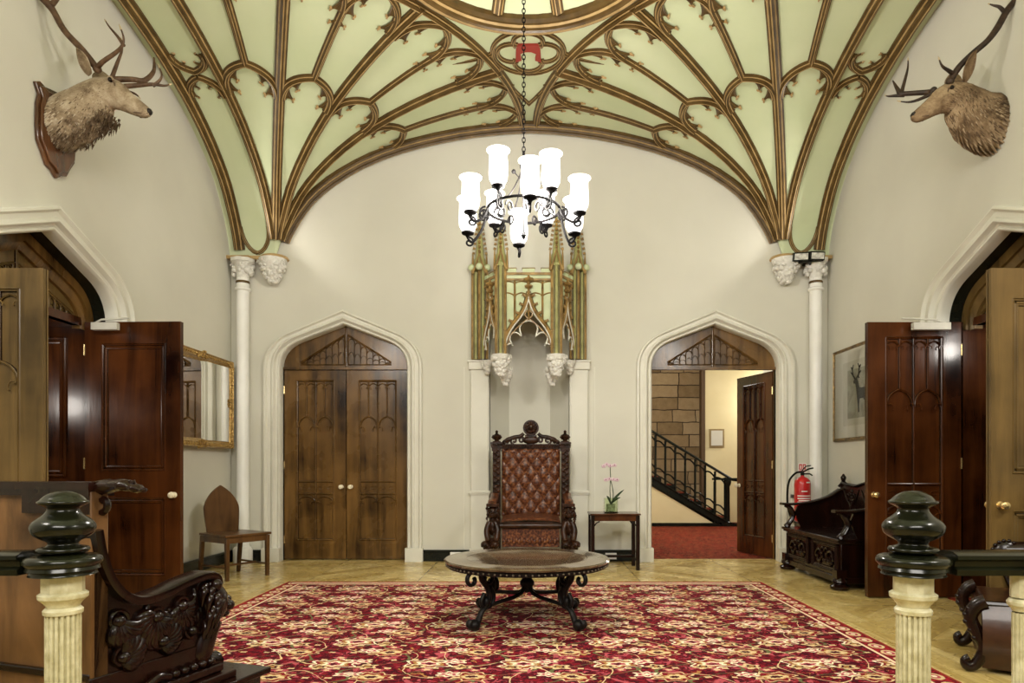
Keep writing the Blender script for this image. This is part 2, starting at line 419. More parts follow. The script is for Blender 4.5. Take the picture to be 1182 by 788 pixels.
# ================================================================ ROOM SHELL
HW, YB, YC, TOP = 3.745, 8.49, 5.35, 6.3
FX, FY, HY = 3.18, 8.47, 3.12       # fan centres
def arch(w, zs, za, m=.42, n=8, foot=0.0):
    """4-centred arch outline from (w,foot) over the apex to (-w,foot); equal point count for any w"""
    c = V((w, za - m * w)); e = V((w * .68, za - m * w * .68))
    right = [V((w, foot)), V((w, zs))] + bez((w, zs), c, e, n)[1:] + [V((0, za))]
    return [(p.x, p.y) for p in right] + [(-p.x, p.y) for p in right[::-1][1:]]
def arch_wall(name, fr, a0, a1, top, holes, th=.22, base=0):
    loop = [(a0, base)]
    for (c, w, zs, za, m) in sorted(holes, key=lambda h: h[0]):
        if zs == za: pts = [(-w, 0), (-w, zs), (w, zs), (w, 0)]
        else: pts = arch(w, zs, za, m)[::-1]
        loop += [(c + x, z) for x, z in pts]
    loop += [(a1, base), (a1, top), (a0, top)]
    return struct(MB().prism([loop], fr, 0, th).build(name, WALL, smooth=0))
frB = Fr((0, YB, 0), (1, 0, 0), (0, 0, 1), (0, 1, 0))
frL = Fr((-HW, 0, 0), (0, 1, 0), (0, 0, 1), (-1, 0, 0))
frR = Fr((HW, 0, 0), (0, 1, 0), (0, 0, 1), (1, 0, 0))
DX = 2.335
arch_wall('wall_back', frB, -HW - .22, HW + .22, TOP, [(-DX, .815, 2.43, 2.985, .38), (0, .5, 3.35, 3.35, 0), (DX, .815, 2.43, 2.985, .38)])
SD = (YC, .83, 2.46, 3.06, .40)
arch_wall('wall_left', frL, -2.5, YB, TOP, [SD])
arch_wall('wall_right', frR, -2.5, YB, TOP, [SD])
struct(MB().box(-HW - 1.6, HW + 1.6, -2.5, YB + .22, -.12, 0).build('floor', FLOOR, smooth=0))
# niche recess behind the throne
nb = MB(); pts = [(-.5, YB), (-.5, YB + .1), (-.27, YB + .42), (.27, YB + .42), (.5, YB + .1), (.5, YB)]
nb.grid([[V((x, y, z)) for x, y in pts] for z in (0, 3.35)])
out = [(-.62, YB + .22), (-.62, YB + .55), (.62, YB + .55), (.62, YB + .22)]
nb.prism([[(x, y) for x, y in pts]], Fr((0, 0, 3.35), (1, 0, 0), (0, 1, 0), (0, 0, 1)), 0, .03)
struct(nb.build('wall_niche', WALL, smooth=0))
# pilasters each side of the niche
for s in (-1, 1):
    b = MB(); x0, x1 = sorted((s * .505, s * .735)); f = YB - .045
    b.box(x0, x1, f, YB + .0, 0, 2.40); b.box(x0 - .02, x1 + .02, f - .02, YB, .855, .885); b.box(x0 - .01, x1 + .01, f - .012, YB, .835, .855)
    b.box(x0 - .012, x1 + .012, f - .015, YB, 0, .17)
    b.box(x0 - .02, x1 + .02, f - .025, YB, 2.40, 2.515); b.box(x0 - .035, x1 + .035, f - .04, YB, 2.49, 2.515)
    for xx in (x0 + .012, x1 - .012): b.box(xx - .008, xx + .008, f - .01, f, .90, 2.36)
    struct(b.build('trim_' + ('1' if s < 0 else '2'), TRIM, bevel=.004))
# thin pilaster strips of shallow wall panels between niche and doors
for i, (x, z0, z1) in enumerate([(-.82, .16, 2.44), (.82, .16, 2.44)]):
    struct(MB().box(x - .007, x + .007, YB - .008, YB, z0, z1).build('trim_%d' % (3 + i), TRIM))
# baseboards
def base(name, fr, a0, a1):
    b = MB(); b.box(a0, a1, -.025, 0, 0, .115, 0, fr).box(a0, a1, -.035, 0, .115, .145, 0, fr); return struct(b.build(name, BLACK, bevel=.004))
base('baseboard_back', frB, -HW, -DX - 1.0); base('baseboard_back_middle_left', frB, -DX + 1.0, -.75); base('baseboard_back_middle_right', frB, .75, DX - 1.0)
base('baseboard_back_right', frB, DX + 1.0, HW)
base('baseboard_left', frL, YC + 1.06, YB); base('baseboard_right', frR, YC + 1.06, YB)
base('baseboard_left_near', frL, -2.5, YC - 1.06); base('baseboard_right_near', frR, -2.5, YC - 1.06)
# ---------------------------------------------------------------- door casings and leaves
def architrave(fr, parent, wo, wi, zo, zi, mo, mi, zso, zsi, depth_in=.15):
    A, B = arch(wo, zso, zo, mo), arch(wi, zsi, zi, mi); prof = []
    # (t across outer->inner, protrusion toward the room)
    for t, c in [(0, 0), (0, .035), (.05, .055), (.14, .06), (.20, .045), (.24, .03), (.44, .028), (.50, .036), (.55, .05), (.62, .052), (.68, .04), (.72, .012), (.80, .0), (.86, .012), (.92, .012), (.97, 0), (1, -.02), (1, -depth_in)]:
        prof.append([fr(a[0] + (q[0] - a[0]) * t, a[1] + (q[1] - a[1]) * t, -c) for a, q in zip(A, B)])
    b = MB(); b.grid(prof)
    for s in (-1, 1):
        b.box(min(s * (wo + .012), s * (wi - .01)), max(s * (wo + .012), s * (wi - .01)), -.075, .03, 0, .17, 0, fr)
    return b.build('architrave', TRIM, parent, smooth=35)
def bar(mb, fr, pts, w=.012, h=.012, m=0, c=0):
    """raised moulding along a 2D path: small tent profile"""
    P3 = [fr(p[0], p[1], c) for p in pts]
    h *= 1.45; w *= 1.15
    mb.sweep(P3, fr.n, [(-w, -.002), (-w * .8, h * .55), (-w * .25, h * .7), (0, h), (w * .25, h * .7), (w * .8, h * .55), (w, -.002)], [1, 0, 0, 0, 0, 1] if m == 0 else m)  # outer facets use the second material, a painted groove shade on doors
def parch(x0, x1, zs, za, n=6):
    xm = (x0 + x1) / 2; k = .8
    L = bez((x0, zs), (x0, zs + (za - zs) * k), (xm, za), n); R = bez((x1, zs), (x1, zs + (za - zs) * k), (xm, za), n)
    return [(p.x, p.y) for p in L] + [(p.x, p.y) for p in R[::-1][1:]]
def cusps(mb, fr, x0, x1, zs, za, r=.005, c=.004):
    w = x1 - x0; xm = (x0 + x1) / 2
    for s, x in ((1, x0), (-1, x1)):
        p = [(x, zs + .25 * (za - zs)), (x + s * w * .16, zs + .3 * (za - zs)), (x + s * w * .24, zs + .02 * (za - zs)), (x + s * w * .20, zs - .12 * (za - zs))]
        mb.tube([fr(a, b_, c) for a, b_ in smooth_path([(*q, 0) for q in p], 3) for a, b_ in [(a, b_)]] if False else [fr(q[0], q[1], c) for q in smooth_path([(a, b_, 0) for a, b_ in p], 3)], [r, r * .9, r * .7, r * 1.1], 6)
def gothic_face(b, fr, w, h, x0, x1, mir=False):
    zb, zt = .10 * h, .945 * h
    b.prism([[(0, 0), (w, 0), (w, h), (0, h)], [(x0, zb), (x1, zb), (x1, zt), (x0, zt)]], fr, -.022, 0)
    n = fr; C = -.021
    W = x1 - x0; q = W / 4; zA, zS = .755 * h, .705 * h
    for (a, z0, z1) in [(x0, zb, zt), (x1, zb, zt)]: bar(b, n, [(a, z0), (a, z1)], .014, .024, c=C)
    for z in (zb, zt): bar(b, n, [(x0, z), (x1, z)], .014, .024, c=C)
    xm = (x0 + x1) / 2
    bar(b, n, [(xm, zb), (xm, zt)], .010, .018, c=C)
    for k in (1, 3): bar(b, n, [(x0 + q * k, zA), (x0 + q * k, zt)], .008, .017, c=C)
    for k in range(4):
        a, e = x0 + q * k, x0 + q * (k + 1)
        bar(b, n, parch(a, e, zt - .10, zt - .035), .006, .014, c=C); cusps(b, n, a, e, zt - .10, zt - .035)
    for k in range(2):
        a, e = x0 + 2 * q * k, x0 + 2 * q * (k + 1)
        bar(b, n, parch(a + .01, e - .01, zS - .03, zA), .010, .018, c=C); cusps(b, n, a + .01, e - .01, zS - .05, zA - .03, .006)
        zr = .34 * h; bar(b, n, parch(a + .01, e - .01, zr - .09, zr - .02), .009, .016, c=C); cusps(b, n, a + .01, e - .01, zr - .11, zr - .045, .006)
        # little hooked row between the rails
        for s in (0, 1):
            cx = a + (.25 + .5 * s) * 2 * q
            b.tube([n(cx + (.6 - s * 1.2) * q * .0 + c_ * q * .42, .375 * h + d_ * .028, C + .006) for c_, d_ in spiral((0, 0), 1, .35, 0 if s else pi, (2.2 if s else -1.2) * pi / 1.4, 8)], .005, 5)
    for z in (.41 * h, .345 * h): bar(b, n, [(x0, z), (x1, z)], .010, .018, c=C)
def plain_face(b, fr, w, h):
    x0, x1 = w * .18, w * .84; zs = [(.08 * h, .36 * h), (.46 * h, .92 * h)]
    b.prism([[(0, 0), (w, 0), (w, h), (0, h)]] + [[(x0, a), (x1, a), (x1, e), (x0, e)] for a, e in zs], fr, -.022, 0)
    for a, e in zs:
        for k, (o, hh) in enumerate([(0, .006), (.03, -.002)]):
            for p in ([(x0 + o, a + o), (x1 - o, a + o)], [(x1 - o, a + o), (x1 - o, e - o)], [(x1 - o, e - o), (x0 + o, e - o)], [(x0 + o, e - o), (x0 + o, a + o)]):
                bar(b, fr, p, .014, .014 + hh, c=-.020)
def leaf(parent, hinge, udir, ndir, w, h, front, back, mats, knob=None, z0=.012, px=(.2, .8), label=None):
    fr = Fr((hinge[0], hinge[1], z0), udir, (0, 0, 1), ndir); u = V(udir).normalized(); nd = V(ndir).normalized()
    T = .05; b = MB(); b.box(0, w, -T + .016, -.022, 0, h, 0, fr)
    bk = Fr(fr.o + nd * -T, udir, (0, 0, 1), -nd)
    for kind, f in ((front, fr), (back, bk)):
        if kind == 'gothic': gothic_face(b, f, w, h, w * px[0], w * px[1])
        else: plain_face(b, f, w, h)
    o = b.build('door_leaf', mats, parent, smooth=30)
    if label: o['label'] = label
    for (f, sgn) in ((fr, 1), (bk, 1)):
        k = MB(); c = f(w - .055, .93 - z0, 0)
        k.lathe([(.026, 0), (.026, .004), (.012, .008), (.010, .022), (.020, .03), (.029, .042), (.030, .052), (.024, .066), (.010, .073), (0, .075)], c, 16, 0, f.n)
        ko = k.build('door_knob', PORC if knob == 'porcelain' else BRASS, o)
    hb = MB()
    for zz in (.25, 1.2, h - .25): hb.tube([fr(-.004, zz - .05, -.0), fr(-.004, zz + .05, -.0)], .008, 8)
    hb.build('hinge', BRASS, o)
    return o
def transom(parent, fr, c0, wi, zs, za, m, zb, mats, name='transom_panel', gap=0, n=7, wf=.72):
    """arched wooden infill above door height zb with a raked row of lancets; c0 = recess of its face"""
    full = arch(wi, zs, za, m); up = [(x, z) for x, z in full if z > zb + .001]
    loop = [(wi, zb)] + up + [(-wi, zb)]
    b = MB(); W = wi * wf; ztip = za - .115; zlow = zb + .045; slope = (ztip - zlow - .05) / W
    tri = [(W, zlow), (W, zlow + .03), (.02, ztip), (.02, zlow)]
    tri2 = [(-x, z) for x, z in tri[::-1]]
    b.prism([loop], fr, c0 + .016, c0 + .045); b.prism([loop, tri, tri2], fr, c0, c0 + .016)
    fo = Fr(fr(0, 0, c0 + .016), fr.u, fr.v, -fr.n)
    for s in (-1, 1):
        bar(b, fo, [(s * .022, zlow), (s * .022, ztip)], .008, .018); bar(b, fo, [(s * .022, zlow), (s * W, zlow)], .009, .020)
        bar(b, fo, [(s * .022, ztip), (s * W, zlow + .03)], .012, .024)
        q = (W - .022) / n
        for k in range(n):
            a, e = .022 + q * k, .022 + q * (k + 1); zt = zlow + .03 + (ztip - zlow - .03) * (W - e) / (W - .02)
            if k: bar(b, fo, [(s * a, zlow), (s * a, zt + .02)], .005, .015)
            hh = min(.05, (zt - zlow) * .6)
            bar(b, fo, [(s * x, z) for x, z in parch(a, e, zt - hh, zt)], .005, .013)
            bar(b, fo, [(s * x, z) for x, z in parch(a + q * .15, e - q * .15, zlow + (zt - zlow) * .35, zlow + (zt - zlow) * .5)], .003, .010)
    bar(b, Fr(fr(0, 0, c0), fr.u, fr.v, -fr.n), [(0, zb), (0, za)], .012, .015)
    b.box(-wi, wi, c0 - .03, c0 + .04, zb - .02, zb + .012, 0, fr)
    return b.build(name, mats, parent, smooth=30)
LH = 2.405
# ---- back doors
def back_door(n, cx):
    d = thing('door_%d' % n, None, None, (cx, YB, 0)); struct(d)
    fr = Fr((cx, YB, 0), (1, 0, 0), (0, 0, 1), (0, 1, 0))
    architrave(fr, d, .995, .795, 3.15, 2.975, .42, .38, 2.42, 2.43)
    transom(d, fr, .12, .80, 2.43, 2.98, .38, 2.44, [OAK, GROOVE_SHADE])
    b = MB()      # wooden jambs
    for s in (-1, 1):
        x0, x1 = sorted((s * .795, s * .83)); b.box(x0, x1, .10, .22, 0, 2.9, 0, fr)
    b.build('door_frame', OAK, d); return d, fr
d1, f1 = back_door(1, -DX)
leaf(d1, (-DX - .79, YB + .13), (1, 0, 0), (0, -1, 0), .785, LH, 'gothic', 'plain', [OAK, GROOVE_SHADE], 'porcelain', px=(.20, .80))
leaf(d1, (-DX + .79, YB + .13), (-1, 0, 0), (0, -1, 0), .785, LH, 'gothic', 'plain', [OAK, GROOVE_SHADE], 'porcelain', px=(.20, .80))
struct(MB().box(-DX - 1.0, -DX + 1.0, YB + .30, YB + .34, 0, 3.3).build('wall_behind_closed_door', BLACK))
d2, f2 = back_door(2, DX)
leaf(d2, (DX + .785, YB + .20), (-.29, .957, 0), (-.957, -.29, 0), .78, LH, 'gothic', 'plain', [MAHOG, GROOVE_SHADE], 'porcelain', px=(.2, .8))
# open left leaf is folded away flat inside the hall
leaf(d2, (DX - .80, YB + .26), (-.985, .17, 0), (-.17, -.985, 0), .78, LH, 'plain', 'gothic', [MAHOG, GROOVE_SHADE], 'porcelain')
# ---- side doors with deep wood-lined lobbies
def side_door(n, sx):
    d = thing('door_%d' % n, None, None, (sx * HW, YC, 0)); struct(d)
    fr = Fr((sx * HW, YC, 0), (0, 1, 0), (0, 0, 1), (sx, 0, 0))
    architrave(fr, d, 1.03, .81, 3.25, 3.045, .42, .40, 2.50, 2.46, .10)
    # dark reveal then timber order
    b = MB(); A = arch(.81, 2.46, 3.045, .40); B = arch(.83, 2.46, 3.06, .40)
    b.grid([[fr(x, z, .10) for x, z in A], [fr(x, z, .24) for x, z in B]])
    b.build('reveal', BLACK, d)
    wd = MB(); O1, O2, O3 = arch(.83, 2.46, 3.06, .40, foot=2.42), arch(.76, 2.46, 2.97, .40, foot=2.42), arch(.71, 2.44, 2.90, .40, foot=2.42)
    wd.grid([[fr(x, z, .22) for x, z in O1], [fr(x, z, .22) for x, z in O2], [fr(x, z, .245) for x, z in O2], [fr(x * .98, z - .01, .245) for x, z in O2], [fr(x, z, .27) for x, z in O3], [fr(x, z, .34) for x, z in O3]])
    wd.build('arched_frame', OAKL if sx > 0 else OAK, d, smooth=30)
    transom(d, fr, .30, .715, 2.44, 2.905, .40, 2.47, [OAKL, GROOVE_SHADE], n=9, wf=.92)
    # lobby lining
    lb = MB(); D = 1.35
    for s in (-1, 1):
        y0, y1 = sorted((s * .80, s * .86)); lb.box(y0, y1, .22, D, 0, 2.5, 0, fr)
    lb.box(-.86, .86, .26, D, 2.45, 2.52, 0, fr); lb.box(-.86, .86, D, D + .05, 0, 2.52, 0, fr)
    # raised panels on the far cheek (faces the room)
    fc = Fr(fr(.80, 0, .34), fr.n, (0, 0, 1), -fr.u)
    for (a, e) in ((.2, .95), (1.1, 2.35)):
        for o, hh in ((0, .02), (.035, .014)):
            for p in ([(.12 + o, a + o), (.82 - o, a + o)], [(.82 - o, a + o), (.82 - o, e - o)], [(.82 - o, e - o), (.12 + o, e - o)], [(.12 + o, e - o), (.12 + o, a + o)]): bar(lb, fc, p, .014, hh)
    lb.build('lobby_lining', MAHOG, d, smooth=30)
    return d, fr
d3, f3 = side_door(3, -1); d4, f4 = side_door(4, 1)
XH = HW + .235
YFAR, YNEAR = YC + .725, YC - .75
lf = leaf(d3, (-XH, YFAR), (1, -.03, 0), (-.03, -1, 0), .875, 2.47, 'plain', 'gothic', [MAHOG, GROOVE_SHADE], 'porcelain')
ln = leaf(d3, (-XH + .02, YNEAR - .25), (1, 0, 0), (0, -1, 0), .86, 2.445, 'gothic', 'plain', [OAKL, GROOVE_SHADE], 'porcelain', px=(.2, .82))
rf = leaf(d4, (XH - .08, YFAR), (-1, -.0, 0), (0, -1, 0), .84, 2.47, 'gothic', 'plain', [MAHOG, GROOVE_SHADE], 'brass', px=(.20, .80))
rn = leaf(d4, (XH - .10, YNEAR - .25), (-1, 0, 0), (0, -1, 0), .875, 2.445, 'plain', 'gothic', [OAKL, GROOVE_SHADE], 'brass')
# door closers
def closer(parent, c, sx, mat, L=.30):
    b = MB(); c = V(c); b.cbox(c, L, .05, .065)
    b.tube([c + V((L * .4 * sx, 0, .03)), c + V((L * .1 * sx, -.02, .055)), c + V((-sx * L * .6, .12, .10))], .010, 6)
    return b.build('door_closer', mat, parent, bevel=.008)
closer(lf, (-3.74, YFAR - .085, 2.425), -1, STEEL, .23); closer(rf, (3.58, YFAR - .085, 2.425), 1, STEEL, .33)
# red carpet inside the right-hand lobby
tag(MB().box(HW + .02, HW + 1.3, YC - .7, YC + .7, .0, .012).build('lobby_carpet', CARPET), 'small red carpet patch in the doorway on the right', 'carpet')

# ================================================================ VAULT
PR = [(0, 3.78), (.05, 3.96), (.12, 4.13), (.23, 4.32), (.40, 4.55), (.60, 4.73), (.85, 4.90), (1.2, 5.08), (1.7, 5.25), (2.3, 5.38), (2.8, 5.44), (3.12, 5.46), (5, 5.46)]
def g(d):
    d = max(0, d)
    for i in range(len(PR) - 1):
        if d <= PR[i + 1][0]:
            a, b_ = PR[i], PR[i + 1]; z_1 = PR[max(i - 1, 0)]; z2 = PR[min(i + 2, len(PR) - 1)]
            t = (d - a[0]) / (b_[0] - a[0]); h = b_[0] - a[0]
            m0 = (b_[1] - z_1[1]) / (b_[0] - z_1[0]) if b_[0] > z_1[0] else 0; m1 = (z2[1] - a[1]) / (z2[0] - a[0])
            if i == 0: m0 = (b_[1] - a[1]) / h
            return ((2 * t ** 3 - 3 * t * t + 1) * a[1] + (t ** 3 - 2 * t * t + t) * h * m0 + (-2 * t ** 3 + 3 * t * t) * b_[1] + (t ** 3 - t * t) * h * m1)
    return PR[-1][1]
class Fan:
    def __init__(s, sx, sy): s.sx, s.sy = sx, sy; s.cx, s.cy = sx * FX, YC + sy * HY
    def pt(s, d, th, off=0):
        """th = 0 along the side wall, 90 along the end wall"""
        t = radians(th); er = V((-s.sx * sin(t), -s.sy * cos(t), 0)); k = (g(d + .01) - g(d - .01 if d > .01 else 0)) / (.02 if d > .01 else .01 + d)
        n = (er * k + V((0, 0, -1))).normalized()
        return V((s.cx, s.cy, 0)) + er * d + V((0, 0, g(d))) + n * off, n
DS = [0, .03, .06, .1, .15, .22, .3, .4, .52, .66, .82, 1.0, 1.2, 1.45, 1.7, 2.0, 2.3, 2.6, 2.9, 3.14]
ceil = MB()
fans = [Fan(sx, sy) for sx in (-1, 1) for sy in (1, -1)]
for f in fans: ceil.grid([[f.pt(d, th)[0] for th in range(0, 91, 6)] for d in DS])
for sx in (-1, 1):       # side strips
    for sy in (-1, 1):
        ceil.grid([[V((sx * x, YC + sy * (HY - d), g(d))) for x in (FX, HW + .02)] for d in DS])
hole = [(1.13 * cos(2 * pi * k / 48), YC + 1.13 * sin(2 * pi * k / 48)) for k in range(48)]
ceil.prism([[(-FX, YC - HY), (FX, YC - HY), (FX, YC + HY), (-FX, YC + HY)], hole[::-1]], Fr((0, 0, 0), (1, 0, 0), (0, 1, 0), (0, 0, 1)), 5.463, 5.50)
ceil.prism([[(-HW - .2, -2.5), (HW + .2, -2.5), (HW + .2, YC - HY), (-HW - .2, YC - HY)]], Fr((0, 0, 0), (1, 0, 0), (0, 1, 0), (0, 0, 1)), 5.463, 5.50)
CE = struct(ceil.build('ceiling', VAULT, smooth=50))
CE.location = CE.location
RIB = [(-.062, -.02), (-.062, .018), (-.048, .022), (-.044, .040), (-.030, .044), (-.026, .062), (-.010, .066), (-.006, .082), (.006, .082), (.010, .066), (.026, .062), (.030, .044), (.044, .040), (.048, .022), (.062, .018), (.062, -.02)]
RM = [0, 0, 0, 1, 0, 0, 0, 1, 0, 0, 0, 1, 0, 0, 0]
def rib_on(f, pts, sc_=1.0, name='rib', mb=None):
    P3, U = [], []
    for d, th in pts:
        p, n = f.pt(d, th); P3.append(p); U.append(n)
    b = mb or MB(); b.sweep(P3, U, RIB, RM, sc_)
    return b if mb else b.build(name, [BROWN, GOLD], CE, smooth=25)
def cusp_on(f, A, B, tip, mb, r=.011):
    """solid cusp: base A-B on the moulding, concave sides, forked tip; all in (d, th)"""
    m_ = ((A[0] + B[0]) / 2 * .6 + tip[0] * .4, (A[1] + B[1]) / 2 * .6 + tip[1] * .4)
    s1 = [(p.x, p.y) for p in bez(A, m_, tip, 6)]; s2 = [(p.x, p.y) for p in bez(B, m_, tip, 6)]
    for off in (.004, .020): mb.grid([[f.pt(p[0], p[1], off)[0], f.pt(q[0], q[1], off)[0]] for p, q in zip(s1, s2)], 0)
    for s_ in (s1, s2): mb.tube([f.pt(p[0], p[1], .018)[0] for p in s_], [r, r, r * .95, r * .9, r * .85, r * .8, r * .75], 6, m=0)
    T = f.pt(tip[0], tip[1], .020)[0]; a = f.pt(A[0], A[1], .020)[0]; b_ = f.pt(B[0], B[1], .020)[0]; ax = (T - (a + b_) / 2); L = ax.length
    if L < 1e-4: return
    ax.normalize(); sd = (a - b_).normalized()
    for s in (-1, 1):
        mb.tube(smooth_path([T - ax * .01, T + ax * .012 + sd * s * .016, T + ax * .004 + sd * s * .034], 3), [r, r * .95, r * .9, r * .8, r * .65, r * .5, r * .3], 6, m=1)
def lin(a, b_, n=6): return [(a[0] + (b_[0] - a[0]) * i / n, a[1] + (b_[1] - a[1]) * i / n) for i in range(n + 1)]
def arch_head(f, t0, t1, d0, d1, mb, sc_=.62, r=.011, hh=.23):
    """round shouldered pointed arch between bearings t0,t1 springing at radius d0 with its apex at d1, two cusps a side"""
    tm = (t0 + t1) / 2
    for ta in (t0, t1):
        pp = [(p.x, p.y) for p in bez((d0, ta), (d0 + (d1 - d0) * .72, ta), (d1, tm), 12)]
        rib_on(f, pp, sc_, mb=mb)
        w = radians(abs(t1 - t0)) * (d0 + d1) / 2
        for (i, j, k) in ((0, 5, 1.0), (5, 10, .9)):
            A, B = pp[i], pp[j]; M_ = pp[(i + j) // 2]; C = (d0 - (d1 - d0) * .15, tm)
            kx = radians(1) * M_[0]; vx, vy = (C[0] - M_[0]), (C[1] - M_[1]) * kx; L = hypot(vx, vy); h = w * hh * k
            tip = (M_[0] + vx / L * h, M_[1] + vy / L * h / kx); cusp_on(f, A, B, tip, mb, r)
for f in fans:
    if f.sy < 0: continue
    side = 'left' if f.sx < 0 else 'right'
    for k, th in enumerate((0.6, 22.5, 45, 67.5, 89.4)):
        dl = [q * .5 for q in (0, .05, .1, .18, .3, .45, .65, .9, 1.2, 1.6, 2.0, 2.5, 3.0, 3.5, 4.0, 4.5, 5.0, 5.6, 6.24)]
        st = .07 if th not in (45,) else .075
        pts = [(max(d, 0) * (1.02 if th > 80 else 1) + st * (1 - d / 3.12), th) for d in dl]
        if th == 45: pts = [(d if d < 3.0 else d, th) for d, th in pts]
        rib_on(f, pts, .92 if th < 80 else 1.3)
    # boundary circle of the fan
    rib_on(f, [(3.09, t) for t in range(0, 91, 3)], .8, 'boundary_rib')
    for k in range(4):
        a, e = 22.5 * k + 1.2, 22.5 * (k + 1) - 1.2; m_ = 22.5 * k + 11.25
        b = MB(); arch_head(f, a, e, 1.34, 1.70, b, .72, r=.013)
        rib_on(f, lin((1.70, m_), (2.62, m_), 8), .62, mb=b)
        for (p, q) in ((a - .3, m_), (m_, e + .3)): arch_head(f, p, q, 2.60, 3.05, b, .62, r=.012, hh=.25)
        for s in (-1, 1):    # knuckle cusps on the stem below the fork
            kx = 1 / (radians(1) * 2.5); cusp_on(f, (2.42, m_), (2.56, m_), (2.46, m_ + s * .07 * kx), b, .010)
        b.build('tracery', [BROWN, GOLD], CE, smooth=25)
    # base of bundle: band above the capitals
    bb = MB(); cx = f.cx
    bb.lathe([(.0, 3.755), (.16, 3.755), (.175, 3.775), (.165, 3.80), (.14, 3.81)], (cx, f.cy - .03, 0), 20)
    xs = f.sx * (HW - .19); bb.box(min(xs, cx), max(xs, cx), f.cy - .10, f.cy + .02, 3.76, 3.80); bb.box(min(f.sx * (HW - .28), f.sx * HW), max(f.sx * (HW - .28), f.sx * HW), f.cy - .12, f.cy + .02, 3.76, 3.80)
    bb.build('springing_band', GOLD, CE, smooth=30)
# wall ribs and narrow strips along the side walls
for sx in (-1, 1):
    side = 1
    P3, U = [], []
    for d in [.03, .06, .1, .16, .24, .34, .46, .6, .8, 1.0, 1.25, 1.5, 1.8, 2.1, 2.5, 2.9, 3.3, 4.0, 4.9]:
        k = (g(d + .01) - g(max(0, d - .01))) / .02; P3.append((sx * (HW - .13), YC + HY - d, g(d))); U.append(V((0, -k, -1)).normalized())
    MB().sweep(P3, U, RIB, RM, 1.1).build('wall_rib', [BROWN, GOLD], CE, smooth=25)
    def sp(x, d, off=.0):
        k = (g(d + .01) - g(max(0, d - .01))) / .02; n = V((0, -k, -1)).normalized(); return V((sx * x, YC + HY - d, g(d))) + n * off, n
    b = MB(); x0, x1 = FX + .04, HW - .18; xm = (x0 + x1) / 2
    def seg(pts, s_=.5):
        q = [sp(x, d) for x, d in pts]; b.sweep([a for a, _ in q], [n for _, n in q], RIB, RM, s_)
    for (d0, d1) in ((1.30, 1.52), (1.78, 1.58)):
        for xa in (x0, x1):
            pp = [(p.x, p.y) for p in bez((xa, d0), (xa, d0 + (d1 - d0) * .7), (xm, d1), 7)]; seg(pp, .62)
            for i in (1, 4):
                x, d = pp[i]; s = 1 if xa < xm else -1; T = sp(x + s * .07, d - (d1 - d0) * .25, .015)[0]
                for (x2, d2) in (pp[max(0, i - 1)], pp[i + 2]): b.tube([sp(x2, d2, .012)[0], (sp(x, d, .012)[0] + T) / 2, T], [.016, .013, .010], 6)
                b.tube([T, T + V((s * .02, -.02, 0))], [.010, .004], 5, m=1); b.tube([T, T + V((s * .02, .02, 0))], [.010, .004], 5, m=1)
    for xa in (x0, x1):      # small quatrefoil foot above the capitals
        pp = [(p.x, p.y) for p in bez((xa, .13), (xa, .03), (xm, .02), 6)]; seg(pp, .4)
    b.build('tracery', [BROWN, GOLD], CE, smooth=25)
# central ring
b = MB(); NR = 72
prof = [(1.30, 5.46), (1.30, 5.435), (1.27, 5.425), (1.26, 5.40), (1.235, 5.395), (1.22, 5.375), (1.19, 5.375), (1.175, 5.39), (1.15, 5.40), (1.14, 5.42), (1.12, 5.425), (1.11, 5.46), (1.11, 5.52)]
mt = [0, 0, 1, 0, 0, 1, 0, 0, 1, 0, 0, 0]
for i in range(len(prof) - 1): b.grid([[V((prof[j][0] * cos(2 * pi * k / NR), YC + prof[j][0] * sin(2 * pi * k / NR), prof[j][1])) for k in range(NR)] for j in (i, i + 1)], mt[i], closed=True)
b.build('central_ring', [BROWN, GOLD], CE, smooth=25)
b = MB(); b.grid([[V((r * cos(2 * pi * k / 48), YC + r * sin(2 * pi * k / 48), z)) for k in range(48)] for r, z in ((1.12, 5.50), (.9, 5.66), (.5, 5.80), (.01, 5.84))], closed=True)
b.build('dome', VAULT, CE)
for k in range(12):
    an = 2 * pi * (k + .5) / 12; P3 = [(r * cos(an), YC + r * sin(an), z) for r, z in ((1.12, 5.50), (.9, 5.66), (.5, 5.80), (.12, 5.84))]
    MB().sweep(smooth_path(P3, 3), [V((-cos(an) * .5, -sin(an) * .5, -1)).normalized()] * 10, RIB, RM, .95).build('dome_rib', [BROWN, GOLD], CE, smooth=25)
# quatrefoil at the head of the back bay, with its red boss
b = MB(); qc = V((0, 6.98, 5.462)); dn = V((0, 0, -1))
def flat_sweep(b, pts, s_=.5): b.sweep([qc + V((x, y, 0)) for x, y in pts], dn, RIB, RM, s_)
for k in range(4):
    a0 = pi / 2 * k; c = (.17 * cos(a0), .17 * sin(a0))
    flat_sweep(b, [(c[0] + .15 * cos(a0 + t), c[1] + .15 * sin(a0 + t)) for t in [(-2.0 + 4.0 * i / 14) for i in range(15)]], .42)
flat_sweep(b, [(.37 * cos(2 * pi * i / 32), .36 * sin(2 * pi * i / 32)) for i in range(33)], .42)
for s in (-1, 1):
    flat_sweep(b, [(s * p.x, p.y) for p in bez((.37, .0), (.5, .12), (.80, .16), 6)], .4)
    flat_sweep(b, [(s * p.x, p.y) for p in bez((.30, .22), (.33, .45), (.0, .98), 8)], .42)
    for (x, y, dx, dy) in ((.24, .55, -.08, .02), (.14, .76, -.06, .03), (.52, .10, 0, .08), (.33, .30, .06, .03)):
        b.tube([qc + V((s * x, y, -.015)), qc + V((s * (x + dx), y + dy, -.015))], [.016, .005], 6)
b.build('quatrefoil', [BROWN, GOLD], CE, smooth=25)
b = MB(); fz = Fr(qc, (1, 0, 0), (0, 1, 0), (0, 0, -1))
